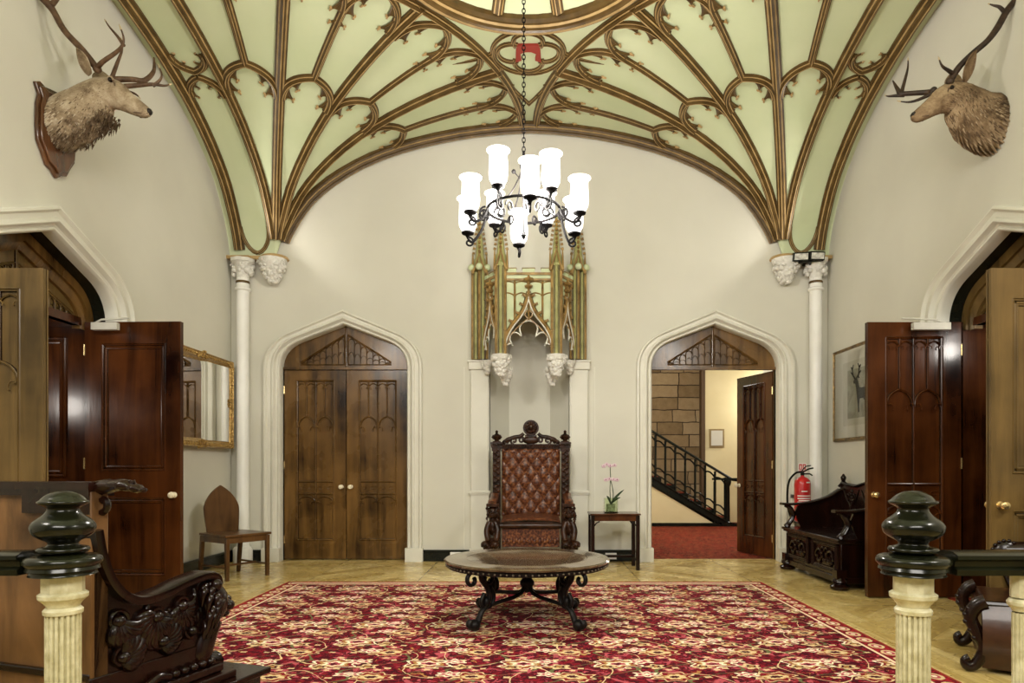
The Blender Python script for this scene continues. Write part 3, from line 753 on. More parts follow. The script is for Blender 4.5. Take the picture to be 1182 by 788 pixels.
b.prism([[(-.135, .13), (-.12, -.15), (.12, -.15), (.135, .13), (.07, .10), (.085, -.01), (.03, -.045), (-.03, -.045), (-.085, -.01), (-.07, .10)]], fz, .0, .03)
o = b.build('boss', flatm('boss_red', (.28, .03, .02)), CE, bevel=.004); o['label'] = 'red heraldic boss in the quatrefoil'
# corner shafts, capitals, corbels
def carved_blob(b, c, rx, rz, n=60, taper=True, seed=1, y=.12):
    rnd = random.Random(seed)
    for i in range(n):
        t = rnd.random(); a = rnd.uniform(0, 2 * pi); rr = rx * (1 - .75 * t ** 1.4 if taper else 1)
        b.ball(c + V((cos(a) * rr, sin(a) * rr * .8, -t * rz)), (rnd.uniform(.022, .04),) * 2 + (rnd.uniform(.018, .035),), seg=7, rings=5)
        if i % 3 == 0:
            q = c + V((cos(a) * rr * 1.05, sin(a) * rr * .85, -t * rz)); b.tube([q + V((.0, 0, .02)), q + V((.025 * cos(a), .02 * sin(a), .03)), q + V((.035 * cos(a), .03 * sin(a), 0))], [.012, .012, .005], 5)
tn = 5
for sx in (-1, 1):
    x = sx * (HW - .19); y = YB - .105; b = MB()
    b.lathe([(.115, 0), (.115, .16), (.10, .19), (.08, .20), (.075, .22), (.075, 3.36), (.095, 3.375), (.095, 3.395), (.075, 3.41), (.075, 3.52)], (x, y, 0), 20)
    o = struct(b.build('trim_%d' % tn, WHITE, smooth=40)); tn += 1
    c = MB(); c.lathe([(.075, 3.50), (.085, 3.60), (.12, 3.70), (.15, 3.715), (.15, 3.755), (.0, 3.755)], (x, y, 0), 8); carved_blob(c, V((x, y, 3.70)), .105, .14, 46, False, 3)
    c.build('capital', STONEW, o, smooth=60)
    r = MB(); r.lathe([(.078, 3.455), (.083, 3.465), (.083, 3.478), (.078, 3.485)], (x, y, 0), 20); r.build('shaft_ring', BROWN, o)
    k = MB(); c0 = V((sx * FX, YB - .11, 0)); k.lathe([(.0, 3.44), (.05, 3.48), (.09, 3.56), (.13, 3.66), (.165, 3.74), (.165, 3.757), (0, 3.757)], c0, 14)
    carved_blob(k, c0 + V((0, 0, 3.71)), .15, .24, 90, True, 5); o = struct(k.build('trim_%d' % tn, STONEW, smooth=60)); tn += 1
# ================================================================ NICHE CANOPY
can = thing('niche_canopy', 'painted and gilded gothic canopy with pinnacles over the wall niche', 'canopy', (0, YB - .25, 2.45))
IP = [V((-.335, 8.03, 0)), V((.325, 8.03, 0))]; OP = [V((-.615, 8.40, 0)), V((.605, 8.40, 0))]
def post(c, z0, z1, r, mats):
    b = MB(); b.lathe([(r * 1.0, z0), (r * 1.0, z1)], c, 8)
    for s in (-1, 1):
        b.tube([c + V((s * r * .95, -r * .5, z0)), c + V((s * r * .95, -r * .5, z1))], r * .33, 8, m=1)
    b.tube([c + V((0, -r * 1.1, z0)), c + V((0, -r * 1.1, z1))], r * .28, 8, m=0)
    for s in (-1, 1): b.tube([c + V((s * r * .5, -r * .98, z0)), c + V((s * r * .5, -r * .98, z1))], r * .10, 6, m=2)
    return b.build('pinnacle_post', mats, can, smooth=35)
def spire(c, z0, z1, r):
    b = MB(); b.lathe([(r * 1.25, z0), (r * 1.35, z0 + .03), (r, z0 + .05), (r * .95, z0 + .14), (r * .75, z0 + .16), (.012, z1), (.02, z1 + .015), (.022, z1 + .03), (.0, z1 + .05)], c, 8)
    for k in range(4):       # gablets
        a = pi / 2 * k - pi / 2; d = V((cos(a), sin(a), 0)); t = V((-sin(a), cos(a), 0)); q = c + d * r * 1.15
        for s in (-1, 1): b.tube([q + t * s * r * 1.1 + V((0, 0, z0 - .06)), q + t * s * r * .4 + V((0, 0, z0 + .08)), q + V((0, 0, z0 + .20))], [.014, .012, .006], 6, m=1)
    n = 7
    for i in range(n):
        t = (i + .5) / n; z = z0 + .18 + (z1 - z0 - .18) * t; rr = r * .75 * (1 - t) + .012
        for k in range(4):
            a = pi / 2 * k; d = V((cos(a), sin(a), 0)); q = c + d * rr + V((0, 0, z)); b.tube([q, q + d * .022 + V((0, 0, .012)), q + d * .026 + V((0, 0, -.006))], [.018, .017, .009], 5, m=1)
    return b.build('pinnacle', [OLIVE, OCHRE], can, smooth=35)
for c in IP: post(c, 2.50, 3.56, .055, [OLIVE, OCHRE, BROWN]); spire(c, 3.56, 4.12, .065)
for c in OP:
    s = 1 if c.x > 0 else -1
    post(c + V((-s * .045, .0, 0)), 2.52, 3.62, .05, [OLIVE, OCHRE, BROWN]); post(c + V((s * .05, .03, 0)), 2.52, 3.60, .045, [OLIVE, OCHRE, BROWN]); spire(c, 3.62, 4.22, .075)
    b = MB()
    for dx in (-.10, 0, .10): b.ball(c + V((dx, -.10 + abs(dx) * .5, 3.645)), .042)
    b.build('ball_flower', PALE, can)
def canopy_panel(a, b_, lab):
    u = (b_ - a); w = u.length; fr = Fr(a + V((0, 0, 2.52)), u, (0, 0, 1)); n = fr.n
    if n.y > 0: fr.n = -fr.n
    H = .97; m = MB(); xm = w / 2; sc_w = w / .66
    # plate with an arched opening
    k = w / 2 - .035
    op = [(xm + k, 0), (xm + k * .98, .12), (xm + k * .78, .27), (xm + k * .45, .40), (xm, .52), (xm - k * .45, .40), (xm - k * .78, .27), (xm - k * .98, .12), (xm - k, 0)]
    loop = [(0, 0)] + op[::-1] + [(w, 0), (w, H), (0, H)]
    m.prism([loop], fr, -.03, 0, 0)
    # battlements and string courses
    m.box(-.0, w, -.035, .03, H - .10, H - .075, 1, fr); m.box(0, w, -.03, .02, H - .03, H, 1, fr)
    nb_ = 3
    for i in range(nb_):
        x0 = w * (i + .17) / nb_; m.box(x0, x0 + w * .22, -.03, .018, H, H + .045, 0, fr); m.box(x0 - .005, x0 + w * .22 + .005, -.035, .024, H + .045, H + .055, 1, fr)
    # lancet bars
    nl = 4
    for i in range(nl + 1):
        x = w * i / nl; bar(m, fr, [(x, .05 if i in (0, nl) else .40), (x, H - .10)], .012, .02, 1)
        if i < nl: bar(m, fr, parch(x, x + w / nl, H - .30, H - .24), .007, .016, 1); bar(m, fr, parch(x, x + w / nl, H - .14, H - .105), .006, .013, 1)
    # cusped pale edge of opening (trefoil)
    def tre(s): return [(xm + s * x * sc_w, z) for x, z in [(.285, .0), (.275, .09), (.215, .13), (.19, .10), (.215, .155), (.225, .20), (.185, .255), (.13, .25), (.085, .215), (.10, .265), (.105, .32), (.07, .375), (0, .40)]]
    for s in (-1, 1): m.tube([fr(x, z, .012) for x, z in [(p.x, p.y) for p in smooth_path([(x, z, 0) for x, z in tre(s)], 3)]], .009, 6, m=2)
    # ogee moulding with crockets and finial
    og = [(.30, .0), (.292, .10), (.265, .22), (.20, .34), (.12, .44), (.06, .54), (.025, .64), (0, .74)]
    for s in (-1, 1):
        pth = [(p.x, p.y) for p in smooth_path([(xm + s * x * sc_w, z, 0) for x, z in og], 3)]
        m.tube([fr(x, z, .006) for x, z in pth], .030, 8, m=3); m.tube([fr(x, z, .02) for x, z in pth], .021, 8, m=1); m.tube([fr(x - s * .016, z - .02, .03) for x, z in pth], .008, 6, m=2)
        for t in range(4, 20, 3):
            x, z = pth[t]; q = fr(x + s * .03, z + .012, .03); m.ball(q, (.022, .016, .018), 1, 8, 6); m.tube([q, q + fr.u * s * .025 + V((0, 0, .02)), q + fr.u * s * .035 + V((0, 0, -.004))], [.013, .013, .006], 6, m=1)
        # inner tracery between ogee and trefoil
        m.tube([fr(xm + s * x * sc_w, z, .012) for x, z in [(.26, .1), (.22, .22), (.14, .31), (.05, .39), (0, .42)]], .010, 6, m=1)
    m.tube([fr(xm + .045 * cos(t) * sc_w, .475 + .045 * sin(t), .014) for t in [2 * pi * i / 12 for i in range(13)]], .010, 6, m=1)
    ft = fr(xm, .74, .03); m.lathe([(.012, 0), (.014, .03), (.045, .05), (.05, .07), (.02, .08), (.018, .11), (.055, .13), (.062, .15), (.02, .165), (.01, .19), (0, .2)], ft, 8, 1)
    return m.build('canopy_panel', [PALE, OCHRE, TRIM, BROWN], can, smooth=35)
canopy_panel(IP[0], IP[1], 0); canopy_panel(OP[0] + V((.05, 0, 0)), IP[0], 1); canopy_panel(IP[1], OP[1] - V((.05, 0, 0)), 2)
b = MB(); b.prism([[(-.60, 8.42), (-.33, 8.06), (.32, 8.06), (.59, 8.42), (.59, YB + .02), (-.60, YB + .02)]], Fr((0, 0, 0), (1, 0, 0), (0, 1, 0), (0, 0, 1)), 3.40, 3.44)
b.build('canopy_roof', OCHRE, can)
for c in IP:
    b = MB(); b.lathe([(0, 2.30), (.03, 2.32), (.07, 2.40), (.10, 2.47), (.115, 2.50), (.115, 2.515), (0, 2.515)], c, 8); carved_blob(b, c + V((0, 0, 2.48)), .095, .20, 60, True, 11); b.build('corbel', STONEW, can, smooth=60)
    q = c + V((.045 * (1 if c.x < 0 else -1), .22, 0)); b = MB(); b.lathe([(0, 2.18), (.05, 2.28), (.08, 2.38), (.08, 2.40), (0, 2.40)], q, 8); carved_blob(b, q + V((0, 0, 2.37)), .07, .18, 36, True, 12); b.tube([q + V((0, 0, 2.38)), q + V((0, -.05, 2.5))], .03, 6); b.build('corbel', STONEW, can, smooth=60)
for c in OP:
    q = c + V((-.10 * (1 if c.x > 0 else -1), -.02, 0)); b = MB(); b.lathe([(0, 2.36), (.05, 2.42), (.08, 2.50), (0, 2.51)], q, 8); carved_blob(b, q + V((0, 0, 2.49)), .06, .14, 30, True, 13); b.build('corbel', STONEW, can, smooth=60)

# ================================================================ CHANDELIER
cc = V((-.02, YC - .03, 3.20)); ch = thing('chandelier', 'black wrought iron scrolled chandelier with ten lit white glass shades', 'chandelier', cc)
RR = .285; b = MB()
b.tube([cc + V((RR * cos(t), RR * sin(t), 0)) for t in [2 * pi * i / 48 for i in range(48)]], .011, 8, closed=True)
b.build('ring', IRON2, ch)
b = MB()
b.lathe([(0, -.24), (.012, -.22), (.022, -.2), (.01, -.17), (.012, .30), (.03, .33), (.03, .37), (.012, .40), (.01, .46), (0, .47)], cc, 12)
for k in range(4):
    a = pi / 2 * k + .5; d = V((cos(a), sin(a), 0)); b.tube(smooth_path([cc + V((0, 0, .38)), cc + d * .04 + V((0, 0, .25)), cc + d * .14 + V((0, 0, .08)), cc + d * RR], 4), .006, 6)
b.build('stem', IRON2, ch)
SH = [(575, 215, 5.05), (636, 219, 5.05), (612, 228, 4.90), (543, 245, 5.22), (669, 246, 5.22), (540, 269, 5.30), (663, 270, 5.30), (599, 283, 5.50), (571, 260, 5.68), (631, 260, 5.68)]
for (px, py, Y) in SH:
    s = P(px, py + 1, Y); k = 1.0
    d = V((s.x - cc.x, s.y - cc.y, 0)); L = d.length; d.normalize(); rp = cc + d * RR; dz = s.z - rp.z
    b = MB()
    low = min(rp.z, s.z) - .07
    b.tube(smooth_path([rp, rp + d * (L - RR) * .25 + V((0, 0, min(0, dz) * .5 - .05)), V((s.x, s.y, 0)) - d * .04 + V((0, 0, low + .01)), V((s.x, s.y, s.z - .03)), s], 5), .0105, 6, up=V((0, 0, 1)).cross(d))
    frs = Fr(rp, d, (0, 0, 1))
    b.tube([frs(x, z) for x, z in spiral((.02, -.05), .050, .012, pi / 2, -2.3 * pi, 20)], .008, 6)
    frs2 = Fr(V((s.x, s.y, s.z - .05)), d, (0, 0, 1)); b.tube([frs2(x, z) for x, z in spiral((-.01, -.015), .04, .010, pi / 2, pi * 2.6, 18)], .0078, 6)
    b.tube([frs(x, z) for x, z in spiral((-.10, -.03), .05, .012, 0, pi * 2.4, 18)], .0078, 6)
    b.build('arm', IRON2, ch)
    b = MB(); b.lathe([(.0, -.03), (.012, -.028), (.02, -.012), (.047, 0), (.05, .012), (.04, .016), (0, .018)], s, 16); b.build('shade_cup', IRON2, ch)
    b = MB(); b.lathe([(.036, .012), (.052, .03), (.067, .06), (.071, .10), (.068, .20), (.067, .245), (.074, .262), (.088, .272), (.088, .277), (.076, .270), (.064, .25), (.064, .1), (.05, .04), (.034, .02)], s, 24)
    o = b.build('lamp_shade', SHADE, ch); 
b = MB(); z0, z1 = cc.z + .46, 5.80; n = int((z1 - z0) / .036)
for i in range(n):
    z = z0 + (i + .5) * (z1 - z0) / n; a = (i % 2) * pi / 2; d = V((cos(a), sin(a), 0))
    b.tube([V((cc.x, cc.y + .0, z)) + d * .012 * cos(t) + V((0, 0, .024 * sin(t))) for t in [2 * pi * q / 8 for q in range(8)]], .0042, 5, closed=True)
b.build('chain', IRON2, ch)
b = MB(); b.ball(P(593, 198, 5.3), .018, 0); b.tube([P(593, 198, 5.3), P(600, 206, 5.32), cc + V((0, 0, .33))], .006, 6); b.build('finial_scroll', IRON2, ch)

# ================================================================ THRONE
tx, ty = .022, 7.83
th = thing('throne_chair', 'large carved walnut throne with buttoned oxblood leather back and lion arms', 'chair', (tx, ty, 0))
def rugged(o, s=.008, sz=.03):
    t = bpy.data.textures.new('carve', 'CLOUDS'); t.noise_scale = sz; m = o.modifiers.new('carving', 'DISPLACE'); m.texture = t; m.strength = s; m.mid_level = .5; return o
# tufted back
W2, Z0, Z1, yb = .345, .60, 1.405, 8.03; rows = []
NX, NZ = 84, 100
for j in range(NZ + 1):
    z = Z0 + (Z1 - Z0) * j / NZ; r = []
    for i in range(NX + 1):
        x = -W2 + 2 * W2 * i / NX; u, v_ = x / .072, (z - Z0) / .10
        a, c = (u + v_) / 1, (u - v_) / 1
        hh = (abs(sin(pi * a / 2)) * abs(sin(pi * c / 2))) ** .5 + .15
        hh = abs(sin(pi * a / 2)) ** .6 * abs(sin(pi * c / 2)) ** .6
        edge = min(1, (W2 - abs(x)) / .05, (z - Z0) / .05, (Z1 - z) / .05)
        dd = .026 * hh + .035 * sqrt(max(0, min(1, edge)))
        r.append(V((tx + x, yb - dd, z)))
    rows.append(r)
b = MB(); b.grid(rows); b.box(tx - W2, tx + W2, yb, yb + .03, Z0, Z1); b.build('back_upholstery', LEATHER, th, smooth=60)
b = MB()
for vi in range(0, 9):
    for ui in range(-5, 6):
        x = .072 * ui; z = Z0 + .10 * vi
        if (ui + vi) % 2 == 0 and abs(x) < W2 - .03 and Z0 + .04 < z < Z1 - .03: MB().ball(V((tx + x, yb - .036, z)), (.011, .006, .011), seg=8, rings=6).build('button', LEATHER, th, smooth=60)
b = MB(); rows = []
for i in range(13):
    t = i / 12; y = 7.52 + (8.0 - 7.52) * t
    rows.append([V((tx + x, y - .03 * (1 - t), .56 + .06 * (1 - abs(x) / .34) ** .4 * min(1, (t + .05) * 6) ** .5 + .03 * t)) for x in [-.33 + .66 * k / 16 for k in range(17)]])
b.grid(rows); b.box(tx - .33, tx + .33, 7.53, 8.0, .50, .565); b.build('seat_cushion', LEATHER, th, smooth=50)
b = MB(); b.box(tx - .34, tx + .34, 7.50, 7.535, .50, .56); b.tube([V((tx - .34, 7.50, .53)), V((tx + .34, 7.50, .53))], .028, 10); b.build('seat_rail', CARVE, th, smooth=50)
b = MB(); b.box(tx - .32, tx + .32, 7.53, 7.56, .29, .50)
for i in range(22):
    x = tx - .30 + .60 * i / 21; b.ball(V((x, 7.525, .345 + .02 * (i % 2))), (.018, .010, .03), seg=8, rings=6)
b.build('front_apron', LEATHER, th, smooth=50)
b = MB(); b.tube([V((tx - .36, 7.50, .245)), V((tx + .36, 7.50, .245))], .022, 8); b.box(tx - .34, tx + .34, 7.49, 7.53, .21, .25)
for s in (-1, 1):
    f = Fr((tx, 7.48, .23), (1, 0, 0), (0, 0, 1)); b.tube([f(s * (.05 + x), z) for x, z in spiral((.04, .02), .05, .012, pi, 3 * pi, 14)], .011, 6)
b.build('front_stretcher', CARVE, th, smooth=50)
for s in (-1, 1):
    # back posts
    b = MB(); x = tx + s * .405
    b.box(x - .045, x + .045, 7.98, 8.07, .05, 1.47)
    for i in range(18):
        z = .80 + .62 * i / 18; b.ball(V((x + (.018 if i % 2 else -.018), 7.975, z)), (.026, .014, .024), seg=8, rings=6)
        b.ball(V((x, 7.97, z + .016)), .013, seg=6, rings=5)
    b.box(x - .065, x + .065, 7.955, 8.09, 1.41, 1.43); b.box(x - .055, x + .055, 7.965, 8.08, 1.37, 1.41); b.box(x - .07, x + .07, 7.95, 8.095, 1.455, 1.475)
    for i in range(5): b.ball(V((x - .055 + .0275 * i, 7.95, 1.442)), .013, seg=7, rings=5)
    rugged(b.build('back_post', CARVE, th, smooth=40), .004, .02)
    b = MB(); b.lathe([(.05, 1.475), (.05, 1.485), (.025, 1.495), (.028, 1.505), (.055, 1.53), (.058, 1.545), (.045, 1.56), (.02, 1.575), (.014, 1.59), (.02, 1.60), (.012, 1.615), (0, 1.62)], (x, 8.02, 0), 14)
    for k in range(10):
        a = 2 * pi * k / 10; b.tube([V((x + .035 * cos(a), 8.02 + .035 * sin(a), 1.51)), V((x + .058 * cos(a), 8.02 + .058 * sin(a), 1.535)), V((x + .04 * cos(a), 8.02 + .04 * sin(a), 1.562))], .008, 5)
    b.build('finial', CARVE, th, smooth=50)
    # arms: padded top, carved lion front
    b = MB(); xa = tx + s * .425
    b.tube(smooth_path([V((xa, 8.0, .86)), V((xa, 7.9, .83)), V((xa, 7.7, .80)), V((xa, 7.54, .80)), V((xa, 7.47, .76))], 4), .05, 10, sq=.6)
    b.build('arm_pad', LEATHER, th, smooth=60)
    MB().box(xa - .065, xa + .065, 7.46, 7.60, .74, .775).build('arm_cap', CARVE, th, bevel=.004)
    b = MB(); b.box(xa - .055, xa + .055, 7.50, 8.0, .25, .40)
    b.lathe([(.05, .0), (.06, .02), (.035, .07), (.05, .12), (.06, .16), (.06, .30)], (xa, 7.56, 0), 12); b.build('arm_frame', CARVE, th, smooth=40, bevel=.004)
    b = MB()                       # lion herm
    hx, hy = xa, 7.50
    b.ball(V((hx, hy + .03, .67)), (.068, .07, .075)); b.ball(V((hx, hy - .03, .645)), (.04, .045, .035)); b.ball(V((hx, hy - .06, .655)), (.02, .016, .014))
    for q in (-1, 1):
        b.ball(V((hx + q * .028, hy - .035, .685)), (.014, .012, .009)); b.ball(V((hx + q * .035, hy - .025, .70)), (.02, .015, .012)); b.ball(V((hx + q * .06, hy + .02, .72)), .018)
        b.tube(smooth_path([V((hx + q * .03, hy + .0, .57)), V((hx + q * .06, hy - .02, .48)), V((hx + q * .05, hy - .04, .40)), V((hx + q * .04, hy - .07, .36))], 4), [.035, .04, .03, .03], 8)
        b.ball(V((hx + q * .055 + s * .02, hy - .06, .33)), (.05, .055, .04))
        for t in range(3): b.ball(V((hx + q * .055 + s * .02 - .03 + .03 * t, hy - .11, .32)), (.014, .02, .018), seg=8, rings=6)
    rnd = random.Random(4)
    for i in range(46):
        a = rnd.uniform(0, 2 * pi); z = rnd.uniform(.44, .73); rr = .062 - abs(z - .64) * .12
        b.tube([V((hx + cos(a) * rr, hy + .03 + sin(a) * rr, z)), V((hx + cos(a) * (rr + .018), hy + .03 + sin(a) * (rr + .018), z - .025)), V((hx + cos(a) * (rr + .008), hy + .03 + sin(a) * (rr + .008), z - .05))], [.013, .014, .004], 6)
    b.ball(V((hx, hy + .02, .52)), (.055, .055, .10)); b.ball(V((hx + s * .045, hy - .02, .29)), (.06, .06, .045)); b.box(hx - .06, hx + .06 + 0, hy - .05, hy + .09, .0, .26)
    b.build('carved_lion', CARVE, th, smooth=70)
# cresting
b = MB(); b.box(tx - .35, tx + .35, 7.985, 8.06, 1.40, 1.455); 
for i in range(26): b.tube([V((tx - .34 + .68 * i / 25, 7.975, 1.41)), V((tx - .325 + .68 * i / 25, 7.972, 1.445))], .010, 6)
b.build('top_rail', CARVE, th, smooth=40)
b = MB(); fc = Fr((tx, 8.01, 0), (1, 0, 0), (0, 0, 1))
b.lathe([(.0, -.035), (.03, -.03), (.075, -.018), (.085, -.01), (.085, .02), (0, .03)], (tx, 8.01, 1.645), 24, axis=(0, 1, 0))
b.tube([fc(.082 * cos(t), 1.645 + .082 * sin(t), .02) for t in [2 * pi * i / 20 for i in range(20)]], .013, 6, closed=True)
b.ball(V((tx, 7.975, 1.65)), (.03, .025, .04)); b.ball(V((tx, 7.955, 1.64)), (.010, .012, .014)); b.ball(V((tx - .03, 7.98, 1.675)), .018); b.ball(V((tx + .03, 7.98, 1.675)), .018); b.ball(V((tx, 7.98, 1.605)), (.045, .02, .012))
for k in range(14):
    a = 2 * pi * k / 14; b.tube([V((tx + .045 * cos(a), 7.975, 1.65 + .045 * sin(a))), V((tx + .072 * cos(a + .3), 7.97, 1.65 + .072 * sin(a + .3)))], [.012, .006], 6)
for s in (-1, 1):
    b.tube([fc(s * x, z) for x, z in [(p.x, p.y) for p in smooth_path([(.34, 1.465, 0), (.28, 1.50, 0), (.20, 1.535, 0), (.13, 1.545, 0), (.085, 1.58, 0)], 4)]], [.014, .02, .024, .024, .03, .03, .026, .024, .024, .024, .024, .024, .024, .022, .022, .02, .02], 8)
    b.tube([fc(s * x, z) for x, z in spiral((.20, 1.495), .045, .012, -pi / 2, pi * 1.8, 16)], .013, 6)
    b.tube([fc(s * x, z) for x, z in spiral((.11, 1.50), .038, .010, pi, -pi * 1.4, 16)], .013, 6)
    b.tube([fc(s * x, z) for x, z in spiral((.285, 1.48), .03, .008, 0, pi * 2, 12)], .010, 6)
    for i in range(7): b.ball(V((tx + s * (.10 + .035 * i), 8.0, 1.56 - .015 * i)), (.020, .014, .016), seg=8, rings=6)
b.ball(V((tx, 8.01, 1.50)), (.10, .025, .05)); b.tube([fc(-.07, 1.545), fc(.07, 1.545)], .02, 8)
b.build('carved_crest', CARVE, th, smooth=60)

# ================================================================ COFFEE TABLE
kx, ky, kr, kt = .008, 5.17, .625, .487
ct = thing('coffee_table', 'low round table with copper brown top on black scrolled iron legs', 'table', (kx, ky, 0))
def m_top():
    m, nt, b = mat0('burnished_table_top', .18, 0, .6)
    v = coords(nt); n = noi(nt, v, 7, 4); n2 = noi(nt, v, 60, 3)
    e = E(nt, n.outputs[0]) * .6 + E(nt, n2.outputs[0]) * .4
    nt.links.new(ramp(nt, e.s, [(.35, (.045, .028, .013)), (.65, (.13, .085, .042))]), b.inputs['Base Color']); bump(nt, b, n.outputs[0], .08, .01); return m
TT = m_top()
b = MB(); b.lathe([(0, kt - .03), (kr - .03, kt - .03), (kr, kt - .022), (kr + .006, kt - .010), (kr - .004, kt), (kr - .16, kt), (kr - .165, kt + .002), (kr - .17, kt), (0, kt)], (kx, ky, 0), 72); b.build('table_top', TT, ct, smooth=35)
b = MB(); b.lathe([(kr - .05, kt - .065), (kr - .02, kt - .06), (kr - .012, kt - .03), (kr - .05, kt - .03)], (kx, ky, 0), 72)
for i in range(88):
    a = 2 * pi * i / 88; b.ball(V((kx + (kr - .012) * cos(a), ky + (kr - .012) * sin(a), kt - .044)), .0085, 1, 6, 5)
b.build('studded_rim', [IRON, M_mottle('pewter_studs', (.10, .08, .05), (.16, .13, .09), 20, .3, metal=.6)], ct, smooth=50)
hub = V((kx, ky, .27))
for k in range(4):
    a = pi / 4 + pi / 2 * k; d = V((cos(a), sin(a), 0)); f = Fr(V((kx, ky, .010)), d, (0, 0, 1)); b = MB()
    fu = f.n
    main = [(.46, kt - .06), (.455, .36), (.40, .29), (.385, .23), (.41, .17), (.455, .13), (.475, .09)]
    b.tube([f(p.x, p.y) for p in smooth_path([(x, z, 0) for x, z in main], 5)], .018, 8, up=fu, sq=1.3)
    b.tube([f(x, z) for x, z in [(p.x, p.y) for p in smooth_path([(.475, .10, 0), (.50, .05, 0), (.55, .035, 0), (.575, .055, 0), (.56, .08, 0)], 4)]], .020, 8, up=fu, sq=1.3)
    b.ball(f(.525, .045), (.045, .045, .042))
    b.tube([f(x, z) for x, z in spiral((.545, kt - .12), .055, .022, pi * .6, -pi * 1.2, 18)], .014, 8, up=fu, sq=1.3); b.tube([f(.46, kt - .07), f(.52, kt - .062)], .014, 8)
    b.tube([f(x, z) for x, z in spiral((.40, kt - .125), .058, .024, pi * .3, pi * 2.2, 18)], .014, 8, up=fu, sq=1.3)
    b.tube([f(p.x, p.y) for p in smooth_path([(.375, .30, 0), (.34, .24, 0), (.36, .17, 0), (.43, .15, 0), (.46, .20, 0), (.43, .26, 0)], 4)], .013, 8, up=fu, sq=1.3)
    b.ball(f(.41, .19), (.03, .03, .045))
    b.build('leg', IRON, ct, smooth=60)
    b = MB(); b.tube(smooth_path([f(.42, .16), f(.30, .175), (f(.15, .19)), f(.06, .215), f(.03, .26)], 4), .0155, 8); b.build('stretcher', IRON, ct, smooth=60)
b = MB(); b.lathe([(0, .215), (.025, .225), (.03, .25), (.055, .28), (.055, .305), (.03, .335), (.012, .35), (0, .355)], (kx, ky, 0), 14); b.build('stretcher_finial', IRON, ct)

# ================================================================ CONSOLE TABLE, ORCHID, SOCKET
sx0, sx1, sy0, sy1, sz = .71, 1.27, 7.72, 8.12, .648
cs_ = thing('console_table', 'small dark mahogany side table with square legs against the wall', 'table', ((sx0 + sx1) / 2, (sy0 + sy1) / 2, 0))
MB().box(sx0 - .01, sx1 + .01, sy0 - .01, sy1 + .01, sz - .018, sz).build('table_top', MAHOG, cs_, bevel=.004)
MB().box(sx0 + .015, sx1 - .015, sy0 + .015, sy1 - .015, sz - .085, sz - .018).build('apron', MAHOG, cs_)
for x in (sx0 + .022, sx1 - .022):
    for y in (sy0 + .022, sy1 - .022):
        b = MB(); b.cbox((x, y, (sz - .02) / 2), .042, .042, sz - .02)
        s = 1 if x < 1 else -1; b.tube([V((x + s * .02, y, sz - .14)), V((x + s * .04, y, sz - .11)), V((x + s * .08, y, sz - .09))], .008, 6)
        b.build('leg', DARK, cs_, bevel=.003)
b = MB(); b.box(sx0 + .03, sx1 - .03, sy1 - .035, sy1 - .010, .10, .13); b.box(sx0 + .015, sx0 + .035, sy0 + .03, sy1 - .03, .10, .13); b.box(sx1 - .035, sx1 - .015, sy0 + .03, sy1 - .03, .10, .13); b.build('stretcher', DARK, cs_)
ox, oy = .96, 7.93
va = thing('glass_vase', 'pale green glass vase on the small side table', 'vase', (ox, oy, sz))
b = MB(); b.prism([[(ox - .078, oy - .06), (ox + .078, oy - .06), (ox + .078, oy + .06), (ox - .078, oy + .06)], [(ox - .070, oy - .052), (ox - .070, oy + .052), (ox + .070, oy + .052), (ox + .070, oy - .052)]], Fr((0, 0, 0), (1, 0, 0), (0, 1, 0), (0, 0, 1)), sz, sz + .17)
b.box(ox - .07, ox + .07, oy - .052, oy + .052, sz, sz + .012); b.build('glass_body', GLASS, va, smooth=0)
orc = thing('orchid', 'orchid with pink and white flowers on two stems in the glass vase', 'plant', (ox, oy, sz + .013))
MB().box(ox - .05, ox + .045, oy - .04, oy + .04, sz + .013, sz + .10).build('root_ball', M_mottle('moss', (.10, .12, .04), (.40, .42, .28), 30, .9), orc)
b = MB(); b.tube(smooth_path([V((ox, oy, sz + .1)), V((ox - .01, oy, sz + .25)), V((ox - .005, oy - .01, sz + .42)), V((ox - .01, oy - .02, sz + .54))], 4), .0045, 6); b.tube(smooth_path([V((ox + .01, oy, sz + .1)), V((ox + .03, oy, sz + .22)), V((ox + .0, oy, sz + .38)), V((ox - .0, oy - .02, sz + .40))], 4), .0045, 6); b.build('stem', GREEN, orc)
def blade(b, p0, p1, p2, w):
    pts = bez(p0, p1, p2, 8); rows = []
    t0 = V(p2) - V(p0); side = V((t0.z, 0, -t0.x)).normalized() if abs(t0.x) + abs(t0.z) > 0 else V((0, 1, 0))
    side = (t0.cross(V((0, 1, 0)))).normalized() * .5 + V((0, .85, 0))
    for i, p in enumerate(pts):
        t = i / 8; ww = w * sin(pi * min(1, t * .92 + .08)) ** .6; rows.append([p - side * ww, p + V((0, 0, -ww * .25)), p + side * ww])
    b.grid(rows)
for (dx, dz, m_) in ((.15, .12, .05), (.11, .03, .07), (-.05, .05, -.04)):
    b = MB(); blade(b, (ox, oy, sz + .10), (ox + dx * .3, oy - .01, sz + .15 + dz * .3), (ox + dx, oy - .03, sz + .15 + dz), .022); o = b.build('leaf', GREEN, orc); md = o.modifiers.new('thick', 'SOLIDIFY'); md.thickness = .003
rnd = random.Random(5)
